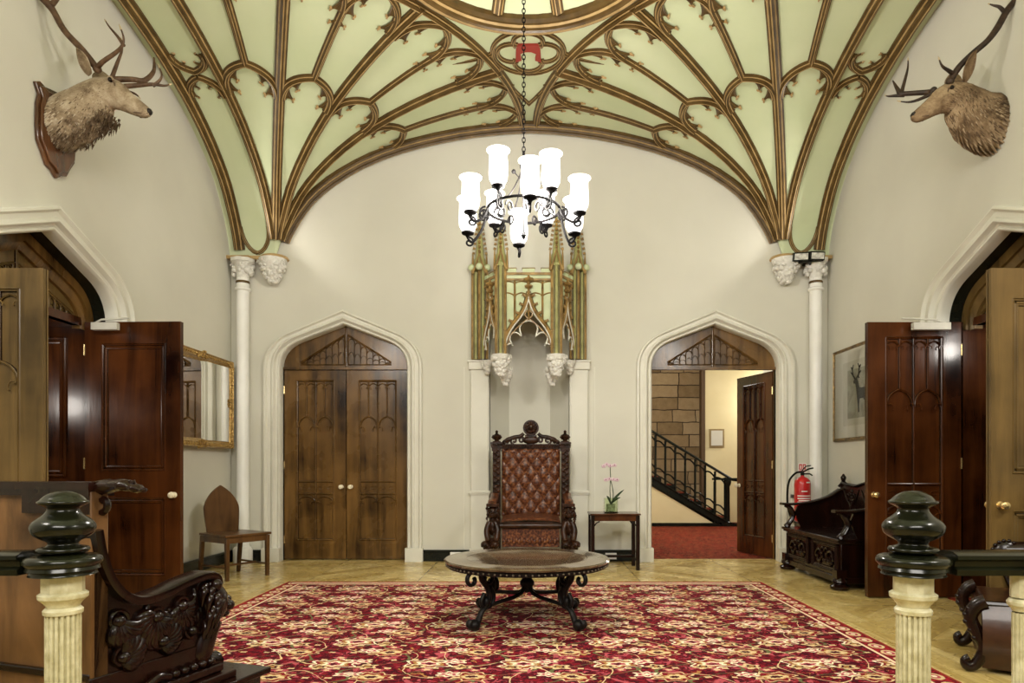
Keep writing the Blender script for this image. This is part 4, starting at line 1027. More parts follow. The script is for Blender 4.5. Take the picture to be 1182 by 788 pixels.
for (x, z) in ((-.085, .545), (-.05, .565), (-.01, .55), (.04, .555), (-.06, .385), (-.02, .395), (.03, .39), (.07, .385)):
    b = MB(); c = V((ox + x, oy - .03, sz + z))
    for k in range(5):
        a = 2 * pi * k / 5 + .3; b.ball(c + V((cos(a) * .016, -.002, sin(a) * .013)), (.014, .004, .010), seg=8, rings=6)
    b.ball(c + V((0, -.006, 0)), .006, 1, 6, 5); b.build('flower', [PETAL, flatm('orchid_lip', (.2, .01, .07))], orc)
def socket(c, lab, fr_n=-1):
    s = thing('wall_socket', lab, 'socket', c); b = MB(); c = V(c); b.box(c.x - .07, c.x + .07, c.y - .012, c.y, c.z - .04, c.z + .04); b.build('plate', WHITE, s, bevel=.004)
    
    for q in (-1, 1): MB().box(c.x + q * .035 - .010, c.x + q * .035 + .010, c.y - .018, c.y - .012, c.z + .012, c.z + .03).build('switch', WHITE, s)
socket((1.02, YB - .036, .07), 'white double wall socket under the small side table'); socket((-.92, YB - .036, .08), 'white double wall socket left of the throne')

# ================================================================ HALL CHAIR
def hall_chair():
    F1, F2, B2, B1 = V((-3.116, 6.98, 0)), V((-2.85, 7.38, 0)), V((-3.26, 7.66, 0)), V((-3.50, 7.25, 0))
    c = (F1 + F2 + B2 + B1) / 4; t = thing('hall_chair', 'plain wooden hall chair with pointed gothic back by the mirror', 'chair', c)
    u = (F2 - F1).normalized(); d = ((F1 + F2) / 2 - (B1 + B2) / 2).normalized(); SHh = .475
    f = Fr((B1 + B2) / 2, u, (0, 0, 1), -d)   # origin mid of back legs; n points backwards
    D = ((F1 + F2) / 2 - (B1 + B2) / 2).length; W = .235
    b = MB(); fz = Fr((B1 + B2) / 2, u, d, (0, 0, 1)); b.prism([[(-W - .02, -.02), (W + .02, -.02), (W + .035, D + .03), (-W - .035, D + .03)]], fz, SHh - .025, SHh); b.build('seat', PLAIN, t, bevel=.005)
    b = MB()
    for (p, q) in (((-W, 0), (W, 0)), ((-W, D), (W, D)), ((-W, 0), (-W, D)), ((W, 0), (W, D))):
        A, Bq = fz(*p), fz(*q); dd = (Bq - A).normalized(); nn = V((-dd.y, dd.x, 0)) * .012
        b.add([A + nn + V((0, 0, z)) for z in (SHh - .09, SHh - .025)] + [Bq + nn + V((0, 0, z)) for z in (SHh - .09, SHh - .025)] + [A - nn + V((0, 0, z)) for z in (SHh - .09, SHh - .025)] + [Bq - nn + V((0, 0, z)) for z in (SHh - .09, SHh - .025)], [(0, 1, 3, 2), (4, 6, 7, 5), (0, 4, 5, 1), (2, 3, 7, 6), (1, 5, 7, 3), (0, 2, 6, 4)])
    b.build('seat_rail', PLAIN, t)
    for (x, y, dx, dy) in ((-W, D, 0, 0), (W, D, 0, 0), (-W + .01, .0, -.0, -.05), (W - .01, 0, 0, -.05)):
        b = MB(); top, bot = fz(x, y), fz(x + dx, y + dy)
        rt, rb = .021, .017; a = u; e = d
        vs = [top + V((0, 0, SHh - .03)) + a * i * rt + e * j * rt for i, j in ((-1, -1), (1, -1), (1, 1), (-1, 1))] + [bot + a * i * rb + e * j * rb for i, j in ((-1, -1), (1, -1), (1, 1), (-1, 1))]
        b.add(vs, [(0, 1, 2, 3), (7, 6, 5, 4)] + [(i, (i + 1) % 4, 4 + (i + 1) % 4, 4 + i) for i in range(4)]); b.build('leg', PLAIN, t, bevel=.003)
    b = MB()
    for p, q, z in (((-W, 0), (-W, D), .13), ((W, 0), (W, D), .13), ((-W, D * .55), (W, D * .55), .13)): b.tube([fz(*p) + V((0, 0, z)), fz(*q) + V((0, 0, z))], .011, 6)
    b.build('stretcher', PLAIN, t)
    hw = .205; hgt = .51; L = [(-hw + .02, 0), (-hw, .22), (-hw + .01, .30), (-hw + .06, .39), (-hw + .13, .46), (0, hgt)]
    loop = [(p.x, p.y) for p in smooth_path([(x, z, 0) for x, z in L], 3)]; loop = loop + [(-x, z) for x, z in loop[::-1][1:]]
    tilt = Fr((B1 + B2) / 2 + V((0, 0, SHh)), u, V((0, 0, 1)) - d * .10, None); tilt.n = d
    b = MB(); b.prism([loop], tilt, .0, .022); b.build('backrest', PLAIN, t, bevel=.004)
hall_chair()

# ================================================================ MIRROR, PICTURE, EXTINGUISHER
def frame_on_wall(parent, sx, y0, y1, z0, z1, fw, mat, tilt=0, depth=.05, ornate=False):
    x = sx * (HW - .012); b = MB(); rect = lambda o: [(y0 + o, z0 + o), (y1 - o, z0 + o), (y1 - o, z1 - o), (y0 + o, z1 - o)]
    pr = [(0, 0), (0, depth * .8), (.010, depth), (fw * .35, depth * .75), (fw * .6, depth * .85), (fw * .8, depth * .5), (fw, depth * .4), (fw, .01)]
    rows = [[V((x - sx * h, yy, zz)) for yy, zz in rect(o)] for o, h in pr]; b.grid(rows, closed=True)
    if ornate:
        rnd = random.Random(2); R_ = rect(fw * .35)
        for i in range(4):
            a, e = R_[i], R_[(i + 1) % 4]; L = hypot(e[0] - a[0], e[1] - a[1]); n = int(L / .045)
            for k in range(n):
                t = (k + .5) / n; big = 1.9 if abs(t - .5) < .06 else (1.7 if t < .06 or t > .94 else 1); q = V((x - sx * depth * .8, a[0] + (e[0] - a[0]) * t, a[1] + (e[1] - a[1]) * t))
                b.ball(q, (.014, .024 * big, .018 * big), seg=8, rings=6)
                if big > 1:
                    for j in range(5): b.ball(q + V((-sx * .01, rnd.uniform(-.04, .04), rnd.uniform(-.04, .04))), .014, seg=7, rings=5)
    return b.build('frame', mat, parent, smooth=50)
mi = thing('wall_mirror', 'ornate gilt framed mirror on the left wall', 'mirror', (-HW, 7.6, 1.42))
frame_on_wall(mi, -1, 6.80, 8.32, 1.405, 2.475, .10, GILT, ornate=True, depth=.10)
b = MB(); b.add([(-HW + .012 + (.075 if i in (1, 3) else 0), yy, zz) for i, (yy, zz) in enumerate([(6.88, 1.49), (8.235, 1.49), (6.88, 2.39), (8.235, 2.39)])] + [(-HW + .004, yy, zz) for yy, zz in [(6.88, 1.49), (8.235, 1.49), (6.88, 2.39), (8.235, 2.39)]], [(0, 1, 3, 2), (4, 6, 7, 5), (0, 4, 5, 1), (2, 3, 7, 6), (0, 2, 6, 4), (1, 5, 7, 3)])
b.build('mirror_glass', MIRROR, mi, smooth=0)
pc = thing('framed_print', 'framed stag engraving with wide cream mount on the right wall', 'picture', (HW, 7.48, 1.49))
frame_on_wall(pc, 1, 6.70, 8.25, 1.49, 2.575, .035, M_mottle('thin_gilt_frame', (.05, .03, .012), (.38, .25, .09), 20, .35, metal=.4), depth=.03)
MB().box(HW - .022, HW - .005, 6.73, 8.22, 1.52, 2.545).build('mount', PAPER, pc)
b = MB(); x = HW - .022
b.box(x - .003, x, 6.93, 8.00, 1.66, 2.40); b.build('inner_mount', flatm('ivory_mount', (.50, .48, .38), .8), pc)
def m_print():
    m, nt, b = mat0('faded_engraving', .8); n = noi(nt, coords(nt), 5, 5, .6, .8); nt.links.new(ramp(nt, n.outputs[0], [(.35, (.16, .15, .10)), (.6, (.34, .33, .24))]), b.inputs['Base Color']); return m
b = MB(); b.box(x - .006, x - .003, 7.02, 7.88, 1.74, 2.30); pr_ = b.build('print', m_print(), pc)
b = MB(); fp = Fr((x - .007, 7.50, 1.80), (0, 1, 0), (0, 0, 1), (-1, 0, 0)); DKI = flatm('engraving_ink', (.02, .017, .010), .8)
body = [(-.06, .0), (-.035, .0), (-.03, .12), (.0, .15), (.08, .15), (.095, .08), (.09, .0), (.115, .0), (.13, .10), (.15, .20), (.165, .28), (.185, .33), (.225, .335), (.235, .36), (.20, .385), (.165, .39), (.125, .36), (.09, .28), (.03, .27), (-.04, .27), (-.075, .23), (-.08, .12)]
b.prism([body], fp, 0, .002)
for pts in ([(.155, .38), (.10, .43), (.09, .50), (.12, .55)], [(.19, .385), (.24, .43), (.255, .50), (.23, .55)], [(.095, .44), (.05, .46)], [(.245, .44), (.29, .47)], [(.09, .50), (.06, .53)], [(.255, .50), (.285, .53)], [(.13, .40), (.11, .40), (.09, .385)]): b.tube([fp(q[0], q[1], .002) for q in pts], [.011, .006], 5)
b.build('stag_figure', DKI, pc)
MB().box(HW - .034, HW - .031, 6.73, 8.22, 1.52, 2.545).build('picture_glass', PANE, pc)
ex, ey = 3.30, 8.16
fe = thing('fire_extinguisher', 'red fire extinguisher with black hose standing in the corner behind the settle', 'fire extinguisher', (ex, ey, .50))
b = MB(); b.lathe([(.0, .52), (.08, .525), (.095, .54), (.095, .98), (.088, 1.02), (.06, 1.05), (.025, 1.065), (.02, 1.08), (0, 1.085)], (ex, ey, 0), 28); b.build('cylinder', REDP, fe)
b = MB()
for z, w_ in ((.885, .07), (.83, .17), (.80, .17), (.775, .14), (.755, .17)):
    rows = [[V((ex + .0965 * sin(a), ey - .0965 * cos(a), zz)) for a in [(-w_ / 2 + w_ * i / 8) / .095 - .1 for i in range(9)]] for zz in (z, z + .012)]; b.grid(rows)
rows = [[V((ex + .0965 * sin(a), ey - .0965 * cos(a), zz)) for a in [.1 + .6 * i / 6 for i in range(7)]] for zz in (.99, 1.005)]; b.grid(rows)
b.build('label_lines', WHITE, fe)
b = MB(); b.lathe([(.02, 1.08), (.025, 1.09), (.02, 1.13), (0, 1.135)], (ex, ey, 0), 10); b.tube([V((ex, ey, 1.12)), V((ex + .08, ey, 1.16)), V((ex + .13, ey, 1.17))], .010, 6); b.tube([V((ex, ey, 1.10)), V((ex + .09, ey, 1.10)), V((ex + .12, ey, 1.08))], .009, 6); b.tube([V((ex - .02, ey, 1.12)), V((ex + .04, ey, 1.19)), V((ex + .10, ey, 1.20))], .007, 6); b.build('handle', BLACK, fe)
b = MB(); b.tube(smooth_path([V((ex - .02, ey - .02, 1.12)), V((ex - .10, ey - .05, 1.11)), V((ex - .18, ey - .06, 1.02)), V((ex - .20, ey - .05, .88)), V((ex - .19, ey - .04, .70)), V((ex - .15, ey - .02, .58))], 5), .013, 8); b.build('hose', BLACK, fe)
b = MB(); b.box(ex - .05, ex + .05, ey + .09, YB - .0, .50, .52); b.box(ex - .03, ex + .03, ey + .085, YB, .80, .84); b.box(ex - .05, ex + .05, ey - .06, ey + .1, .50, .52); b.build('wall_bracket', BLACK, fe)
fs_ = thing('fire_sign', 'small white and red extinguisher notice on the wall above the extinguisher', 'sign', (3.33, YB, 1.12)); c = P(926, 540, YB)
MB().box(c.x - .05, c.x + .05, YB - .006, YB, c.z - .06, c.z + .06).build('plate', WHITE, fs_)
b = MB(); b.box(c.x - .042, c.x - .004, YB - .008, YB - .006, c.z - .02, c.z + .05); b.box(c.x + .004, c.x + .042, YB - .008, YB - .006, c.z - .02, c.z + .05); b.box(c.x - .042, c.x + .042, YB - .008, YB - .006, c.z - .05, c.z - .028); b.build('pictogram', REDP, fs_)
b = MB()
for s in (-1, 1): b.box(c.x + s * .023 - .006, c.x + s * .023 + .006, YB - .010, YB - .008, c.z - .01, c.z + .035)
b.build('symbol', WHITE, fs_)
# twin emergency floodlight over the right capital
fl = thing('twin_floodlight', 'black twin head emergency floodlight on the right hand capital', 'light', (HW - .12, YB - .2, 3.76))
for px, t in ((925, -.22), (944, .1)):
    c = P(px, 296 + (px == 944) * -1, YB - .32); f = Fr(c, (cos(t), sin(t) * .6, -.05 * t), (0, -.25, 1)); b = MB(); w2 = .085
    b.box(-w2, w2, -.0, .10, -.045, .045, 0, f); f0 = f.n if f.n.y > 0 else -f.n; f.n = f0
    h = MB(); h.box(-w2 - .008, w2 + .008, .0, .09, -.052, .052, 0, f); o = h.build('lamp_head', BLACK, fl, bevel=.008)
    h = MB(); h.box(-w2 + .008, w2 - .008, -.006, .0, -.036, .036, 0, f); h.build('lens', M_mottle('reflector_glass', (.35, .34, .30), (.9, .9, .85), 22, .15, metal=.3), o)
b = MB(); b.tube([P(934, 300, YB - .25), P(936, 306, YB - .12)], .02, 8); b.tube([P(922, 303, YB - .24), P(950, 300, YB - .24)], .014, 8); b.cbox(P(936, 304, YB - .12), .16, .14, .03); b.build('bracket', BLACK, fl)
# ================================================================ RUG
tag(MB().box(-2.455, 2.38, 2.7, 6.9, .0, .012).build('area_rug', RUG), 'large red and cream floral patterned rug on the parquet', 'rug')
# ================================================================ DEER HEADS
def spine_body(secs, name, mats, parent, seed, furry, hair_len=.03, tufts=2600, sx=1):
    """secs: (center, (rx depthwise Y, rz across), dir) lofted; returns object"""
    b = MB(); pts = [V(s[0]) for s in secs]; N = 28; rows = []
    P_ = smooth_path(pts, 4); R1 = smooth_path([(s[1], s[2], 0) for s in secs], 4)
    for i, p in enumerate(P_):
        t = (P_[min(i + 1, len(P_) - 1)] - P_[max(i - 1, 0)]).normalized(); a = V((0, 1, 0)); a = (a - t * a.dot(t)).normalized(); c = t.cross(a)
        row = []
        for k in range(N):
            an = 2 * pi * k / N; q = p + a * cos(an) * R1[i].x + c * sin(an) * R1[i].y
            nn = noise.noise(q * 14 + V((seed, 0, 0))) * .012 * furry(i / (len(P_) - 1)); row.append(q + (q - p).normalized() * nn)
        rows.append(row)
    b.grid(rows, closed=True)
    b.add([*rows[0]], [tuple(range(N))]); b.add([*rows[-1]], [tuple(range(N))])
    rnd = random.Random(seed)
    for _ in range(tufts):
        i = rnd.randrange(0, len(rows) - 2); f = furry(i / (len(rows) - 1))
        if rnd.random() > f: continue
        k = rnd.randrange(N); q = rows[i][k].lerp(rows[i + 1][(k + 1) % N], rnd.random()); out = (q - P_[i]).normalized(); t = (P_[i] - P_[i + 1]).normalized()
        L = hair_len * rnd.uniform(.5, 1.3) * f; dr = (t * 1.1 + out * .22 + V((0, 0, -.55))).normalized(); sd = dr.cross(out).normalized() * L * .13
        b.add([q - sd, q + sd, q + dr * L * .6 + out * L * .12 + sd * .5, q + dr * L], [(0, 1, 2), (0, 2, 3)], rnd.choice((0, 0, 1, 2)))
    return b.build(name, mats, parent, smooth=75)
def antler(name, pts, radii, tines, parent):
    b = MB(); n = 5; P_ = smooth_path(pts, n); R = smooth_path([(r, 0, 0) for r in radii], n)
    b.tube(P_, [max(.003, r.x * 1.12) for r in R], 10, m=0); b.ball(pts[0], radii[0] * 1.35, 0)
    for tp, tr in tines:
        Q = smooth_path(tp, n); L = len(Q); b.tube(Q, [1.2 * tr * (1 - .85 * (i / (L - 1)) ** 1.3) for i in range(L)], 8, m=0)
        e = Q[-1]; d = (Q[-1] - Q[-4]); b.tube([Q[-3] , Q[-2], e, e + d * .15], [tr * .50, tr * .40, tr * .22, .001], 8, m=1)
    return b.build(name, [HORN, HORNTIP], parent, smooth=60)
Y0 = 5.35
FURD = M_mottle('fur_dark_hairs', (.07, .042, .022), (.14, .09, .05), 30, .9); FURP = M_mottle('fur_pale_hairs', (.42, .34, .24), (.55, .46, .34), 30, .9); FURP2 = M_mottle('fur_buff_hairs', (.28, .20, .12), (.40, .30, .19), 30, .9)
def head_details(dr, q, eye, ear, nose, fur, sx):
    """q(px,py,dy) maps photo outline to world"""
    for s in (-1, 1):
        b = MB(); c = q(eye[0], eye[1], s * .072); b.ball(c, .019, 0); b.build('eye', flatm('glass_eye', (.01, .006, .004), .05), dr)
        b = MB(); b.tube([c + V((sx * .024, s * .004, -.004)), c + V((sx * .012, s * .006, .018)), c + V((-sx * .012, s * .006, .02)), c + V((-sx * .026, s * .002, .004))], .008, 6); b.tube([c + V((sx * .024, s * .004, -.006)), c + V((sx * .03, s * .0, -.03)), c + V((sx * .034, s * .0, -.05))], [.007, .005, .002], 6, m=1)
        b.build('eyelid', [fur, HORN], dr)
    for s in (-1, 1):
        b = MB(); c0 = q(ear[0], ear[1], s * .07); tip = q(ear[2], ear[3], s * .15); side = V((sx * .75, s * .45, .2)).normalized(); L = tip - c0; rows = []
        for i in range(9):
            t = i / 8; w_ = .060 * sin(pi * (t * .86 + .12)) ** .8; p = c0 + L * t; o_ = V((sx * -.4, -s * .8, .3)).normalized()
            rows.append([p + side * w_ * cos(a) + o_ * (w_ * .65 * sin(a)) for a in [pi * k / 8 for k in range(9)]])
        b.grid(rows); o = b.build('ear', fur, dr, smooth=70); md = o.modifiers.new('thick', 'SOLIDIFY'); md.thickness = .010
    b = MB(); n_ = q(*nose, 0); b.ball(n_, (.022, .028, .026)); 
    for s in (-1, 1): b.ball(n_ + V((sx * .004, s * .02, .008)), (.012, .010, .010))
    b.build('muzzle', flatm('nose_black', (.012, .008, .006), .35), dr)
    b = MB(); m0 = n_ + V((-sx * .0, 0, -.02))
    for s in (-1, 1): b.tube([m0 + V((0, s * .018, -.0)), m0 + V((-sx * .05, s * .034, -.006)), m0 + V((-sx * .10, s * .042, -.004))], .004, 5)
    b.build('mouth_line', HORN, dr)
# left stag
def qL(px, py, dy=0): p = P(px, py, Y0); p.y += dy; return p
dl = thing('mounted_stag_head', 'stag head with pale fur on a wooden shield, mounted on the left wall', 'hunting trophy', (-HW, Y0, 3.85))
b = MB(); fw = Fr((-HW + .004, Y0, 3.83), (0, 1, 0), (0, 0, 1), (1, 0, 0))
half = [(0, -.37), (.05, -.33), (.11, -.31), (.15, -.24), (.205, -.16), (.215, -.05), (.21, .12), (.19, .20), (.23, .27), (.18, .30), (.13, .285), (.07, .30), (0, .315)]
def shield(s_): return [(x * s_, z * s_) for x, z in half] + [(-x * s_, z * s_) for x, z in half[::-1][1:-1]]
b.prism([shield(1)], fw, 0, .028); b.prism([shield(.9)], fw, .028, .045); b.build('wooden_shield', M_wood('shield_mahogany', (.03, .01, .004), (.16, .065, .025), .22, .7), dl, bevel=.006)
sec = [((50, 146), .12, .15), ((60, 146), .16, .185), ((76, 141), .155, .205), ((93, 131), .135, .205), ((108, 119), .11, .175), ((121, 110), .09, .145), ((133, 110), .077, .115), ((144, 116), .064, .085), ((154, 122), .052, .070), ((163, 127), .045, .057), ((169, 130), .037, .045), ((173, 132), .016, .022)]
spine_body([(qL(*s[0]), s[1], s[2]) for s in sec], 'head_and_neck', [FURL, FURD, FURP], dl, 3, lambda t: max(.16, 1 - t * 1.5) if t < .62 else .0, .045, 12000)
head_details(dl, qL, (134, 98), (111, 92, 103, 69), (172.5, 129), FURL, 1)
cf = MB(); rnd = random.Random(8)
for i in range(1500):
    t = rnd.random(); c = qL(88 + 40 * t, 166 - 24 * t, rnd.uniform(-.09, .09)) + V((rnd.uniform(-.05, .04), 0, rnd.uniform(.0, .10)))
    L = rnd.uniform(.025, .055); d = V((rnd.uniform(-.5, -.1), rnd.uniform(-.3, .3), -1)).normalized(); s = V((.006, rnd.uniform(-.006, .006), 0)); cf.add([c - s, c + s, c + d * L], [(0, 1, 2)])
cf.build('throat_mane', FURD, dl)
def pl(q, L): return [q(x, y, d) for x, y, d in L]
antler('antler', pl(qL, [(117, 84, -.05), (104, 66, -.09), (88, 48, -.13), (79, 30, -.16), (74, 22, -.18), (60, 8, -.22), (48, -12, -.26), (45, -40, -.28)]), [.024, .023, .021, .021, .026, .019, .017, .012],
       [(pl(qL, [(78, 24, -.18), (83, 10, -.15), (84, -10, -.12), (80, -26, -.1)]), .018), (pl(qL, [(116, 84, -.05), (128, 80, -.10), (150, 70, -.14), (157, 60, -.16), (154, 46, -.18)]), .017), (pl(qL, [(156, 66, -.15), (148, 55, -.13), (137, 42, -.12), (132, 34, -.12)]), .012)], dl)
antler('antler', pl(qL, [(124, 88, .05), (130, 84, .09), (142, 80, .14), (150, 76, .20), (156, 60, .26), (153, 40, .30)]), [.022, .021, .019, .018, .014, .006],
       [(pl(qL, [(124, 84, .06), (128, 66, .08), (132, 48, .10), (131, 34, .10)]), .014), (pl(qL, [(134, 96, .05), (150, 92, .08), (168, 89, .10), (180, 89, .12), (188, 86, .13)]), .018), (pl(qL, [(168, 91, .10), (175, 84, .11), (177, 76, .12), (173, 64, .12)]), .012), (pl(qL, [(136, 100, .04), (150, 103, .06), (158, 110, .05)]), .011)], dl)
# right stag
dr_ = thing('mounted_stag_head', 'stag head with shaggy brown neck and black antlers, mounted on the right wall', 'hunting trophy', (HW, Y0, 3.85))
def qR(px, py, dy=0): p = P(px, py, Y0 + .05); p.y += dy; return p
sec = [((1166, 142), .13, .15), ((1156, 142), .16, .20), ((1141, 141), .165, .225), ((1126, 134), .15, .21), ((1112, 122), .115, .175), ((1100, 114), .09, .14), ((1088, 116), .077, .105), ((1078, 122), .063, .078), ((1069, 128), .052, .064), ((1061, 133), .044, .053), ((1056, 136), .034, .042), ((1053, 138), .015, .020)]
spine_body([(qR(*s[0]), s[1], s[2]) for s in sec], 'head_and_neck', [FURR, FURD, FURP2], dr_, 5, lambda t: max(.16, 1 - t * 1.4) if t < .62 else 0, .07, 16000)
head_details(dr_, qR, (1092, 107), (1106, 100, 1113, 71), (1054.5, 133), FURR, -1)
BH = M_mottle('black_antler', (.012, .008, .006), (.06, .035, .02), 18, .45, bmp=.4); HORN_ = HORN; HORN = BH
antler('antler', pl(qR, [(1092, 98, -.05), (1100, 84, -.08), (1112, 72, -.12), (1124, 62, -.16), (1134, 48, -.18), (1142, 32, -.2), (1152, 18, -.22), (1157, 0, -.24), (1156, -30, -.26)]), [.024, .022, .021, .021, .023, .022, .022, .019, .014],
       [(pl(qR, [(1140, 34, -.2), (1136, 26, -.18), (1131, 22, -.16), (1126, 19, -.15)]), .014), (pl(qR, [(1096, 91, -.06), (1086, 90, -.10), (1076, 87, -.13), (1071, 78, -.14)]), .015)], dr_)
antler('antler', pl(qR, [(1082, 100, .05), (1080, 99, .09), (1070, 96, .14), (1056, 92, .2), (1055, 84, .24), (1052, 70, .28)]), [.020, .019, .018, .017, .015, .005],
       [(pl(qR, [(1056, 92, .2), (1062, 74, .22), (1067, 58, .24), (1068, 44, .25)]), .014), (pl(qR, [(1060, 94, .2), (1050, 93, .22), (1044, 92, .24), (1040, 90, .25)]), .013), (pl(qR, [(1080, 104, .05), (1066, 109, .08), (1056, 110, .1), (1045, 107, .12)]), .013)], dr_)
HORN = HORN_
# ================================================================ CARVED SETTLE (right wall)
st = thing('carved_settle', 'dark carved oak settle with box seat against the right wall', 'settle', (3.30, 7.15, 0))
X0, X1, Ya, Yb = 2.95, 3.70, 6.43, 7.90
b = MB(); b.box(X0 + .05, X1 - .03, Ya + .04, Yb - .04, .10, .45); b.box(X0 + .03, X1, Ya + .02, Yb - .02, .06, .12); b.build('box_base', DARK, st, bevel=.006)
b = MB(); b.box(X0, X1, Ya, Yb, .462, .49); b.box(X0 + .015, X1, Ya + .015, Yb - .015, .44, .462); b.build('seat', DARK, st, bevel=.007)
fs = Fr((X0 + .045, 0, 0), (0, 1, 0), (0, 0, 1), (-1, 0, 0)); b = MB()
for (a, e) in ((Ya + .10, 7.10), (7.22, Yb - .10)):
    for o in (0, .02):
        for p in ([(a + o, .16 + o), (e - o, .16 + o)], [(e - o, .16 + o), (e - o, .42 - o)], [(e - o, .42 - o), (a + o, .42 - o)], [(a + o, .42 - o), (a + o, .16 + o)]): bar(b, fs, p, .012, .016)
    c = (a + e) / 2
    for s in (-1, 1):
        b.tube([fs(c + s * x, z, .008) for x, z in spiral((.12, .27), .09, .02, 0, pi * 2.2, 18)], .013, 6); b.tube([fs(c + s * x, z, .008) for x, z in spiral((.05, .33), .05, .012, pi, -pi, 12)], .011, 6)
        for i in range(6): b.ball(fs(c + s * (.02 + .035 * i), .24 + .03 * sin(i * 1.5), .006), (.010, .026, .018), seg=8, rings=6)
b.build('carved_front_panel', DARK, st, smooth=50)
for y in (Ya + .07, Yb - .07):
    for x in (X0 + .05, X1 - .08):
        b = MB(); b.lathe([(.05, 0), (.085, .01), (.09, .035), (.06, .05), (.055, .06), (.075, .075), (.07, .10), (.05, .12), (.045, .16), (.05, .17)], (x, y, 0), 14); b.box(x - .05, x + .05, y - .05, y + .05, .10, .19); b.build('foot', DARK, st, smooth=40)
for (y, t) in ((Ya + .03, 0), (Yb - .07, 1)):
    b = MB(); f = Fr((0, y, 0), (1, 0, 0), (0, 0, 1))
    # arm top: sweeping handrail rising to the back
    top = smooth_path([V((X0 - .03, y, .755)), V((X0 + .12, y, .752)), V((X0 + .32, y, .775)), V((X0 + .52, y, .84)), V((X1 - .10, y, .92))], 5)
    b.sweep(top, V((0, 0, 1)), [(-.045, -.012), (-.048, .004), (-.035, .016), (.035, .016), (.048, .004), (.045, -.012), (-.045, -.012)])
    loop = [(X1 - .06, .49), (X1 - .06, .92), (X0 + .5, .835), (X0 + .32, .76), (X0 + .16, .735), (X0 + .13, .66), (X0 + .16, .57), (X0 + .20, .49)]
    b.prism([loop], f, -.015, .015)
    b.tube([f(p.x, p.y) for p in smooth_path([(X0 + .02, .74, 0), (X0 + .08, .70, 0), (X0 + .11, .62, 0), (X0 + .07, .54, 0), (X0 + .03, .49, 0)], 5)], [.022] * 4 + [.03] * 13 + [.035] * 4, 8)
    b.build('arm', DARK, st, smooth=45)
b = MB(); fb = Fr((X1 - .06, 0, 0), (0, 1, 0), (0, 0, 1), (-1, 0, 0))
prof = [(Ya + .04, .49), (Yb - .04, .49), (Yb - .04, .96), (Yb - .12, 1.0), (Yb - .22, .985), (Yb - .45, .97), (7.17, 1.02), (Ya + .45, .97), (Ya + .22, .985), (Ya + .12, 1.0), (Ya + .04, .96)]
b.prism([prof], fb, -.03, .02); bar(b, Fr(fb(0, 0, .02), fb.u, fb.v, fb.n), prof[2:], .016, .022)
for c in (7.165, 6.75, 7.58):
    for s in (-1, 1):
        b.tube([fb(c + s * x, z, .024) for x, z in spiral((.06, .85), .055, .012, pi, pi * 3, 14)], .012, 6); b.tube([fb(c + s * p.x, p.y, .024) for p in smooth_path([(.0, .70, 0), (.05, .78, 0), (.10, .80, 0), (.15, .88, 0), (.18, .93, 0)], 4)], [.016, .004], 6)
    for i in range(7): b.ball(fb(c + .012 * (i % 2 * 2 - 1), .70 + .035 * i, .022), (.014, .022, .022), seg=8, rings=6)
b.build('backrest', DARK, st, smooth=45)
for y in (Ya + .06, Yb - .08):
    b = MB(); b.lathe([(.03, .95), (.035, 1.0), (.02, 1.02), (.03, 1.045), (.032, 1.065), (.018, 1.085), (.01, 1.10), (0, 1.105)], (X1 - .06, y, 0), 12); b.build('finial', DARK, st)
# ================================================================ NEWELS AND BALUSTRADES
def newel(c, lab, rot=0):
    t = thing('newel_post', lab, 'newel post', (c[0], c[1], 0)); k = 1
    b = MB(); z = .845
    pr = [(0, .823), (.088, .823), (.094, .828), (.094, .838), (.104, .842), (.1, .852), (.109, .862), (.110, .874), (.100, .884), (.075, .890), (.055, .893), (.070, .897), (.075, .905), (.070, .913), (.048, .918), (.043, .926), (.050, .934), (.062, .940), (.084, .955), (.091, .970), (.091, .985), (.080, 1.0), (.060, 1.015), (.047, 1.03), (.046, 1.04), (.058, 1.048), (.071, 1.055), (.072, 1.062), (.065, 1.066), (.052, 1.08), (.028, 1.093), (0, 1.097)]
    b.lathe([(p.x, p.y) for p in smooth_path([(r_, z_, 0) for r_, z_ in pr], 2)], (c[0], c[1], 0), 48)
    o = b.build('finial', GREENBR, t, smooth=60); o['label'] = 'dark green turned finial'
    b = MB(); b.lathe([(.061, .765), (.061, .824)], (c[0], c[1], 0), 8); b.lathe([(.046, .718), (.05, .728), (.056, .736), (.070, .750), (.071, .762), (.062, .768), (0, .77)], (c[0], c[1], 0), 32)
    n = 120; rows = []
    for zz in (0.0, .70): rows.append([V((c[0] + cos(2 * pi * i / n) * (.0505 - .010 * max(0, sin(2 * pi * i / n * 20)) ** .5), c[1] + sin(2 * pi * i / n) * (.0505 - .010 * max(0, sin(2 * pi * i / n * 20)) ** .5), zz)) for i in range(n)])
    b.grid(rows, closed=True); b.lathe([(.0555, .698), (.0565, .710), (.05, .718), (.045, .72), (0, .721)], (c[0], c[1], 0), 32); b.lathe([(.075, 0), (.075, .06), (.06, .08)], (c[0], c[1], 0), 16)
    o = b.build('fluted_shaft', CREAMP, t, smooth=35); o['label'] = 'cream fluted shaft'
NY = 2.2; nl = P(73, 600, NY); nr = P(1054, 600, NY)
newel((nl.x, NY), 'cream fluted newel post with dark green finial at left'); newel((nr.x, NY), 'cream fluted newel post with dark green finial at right')
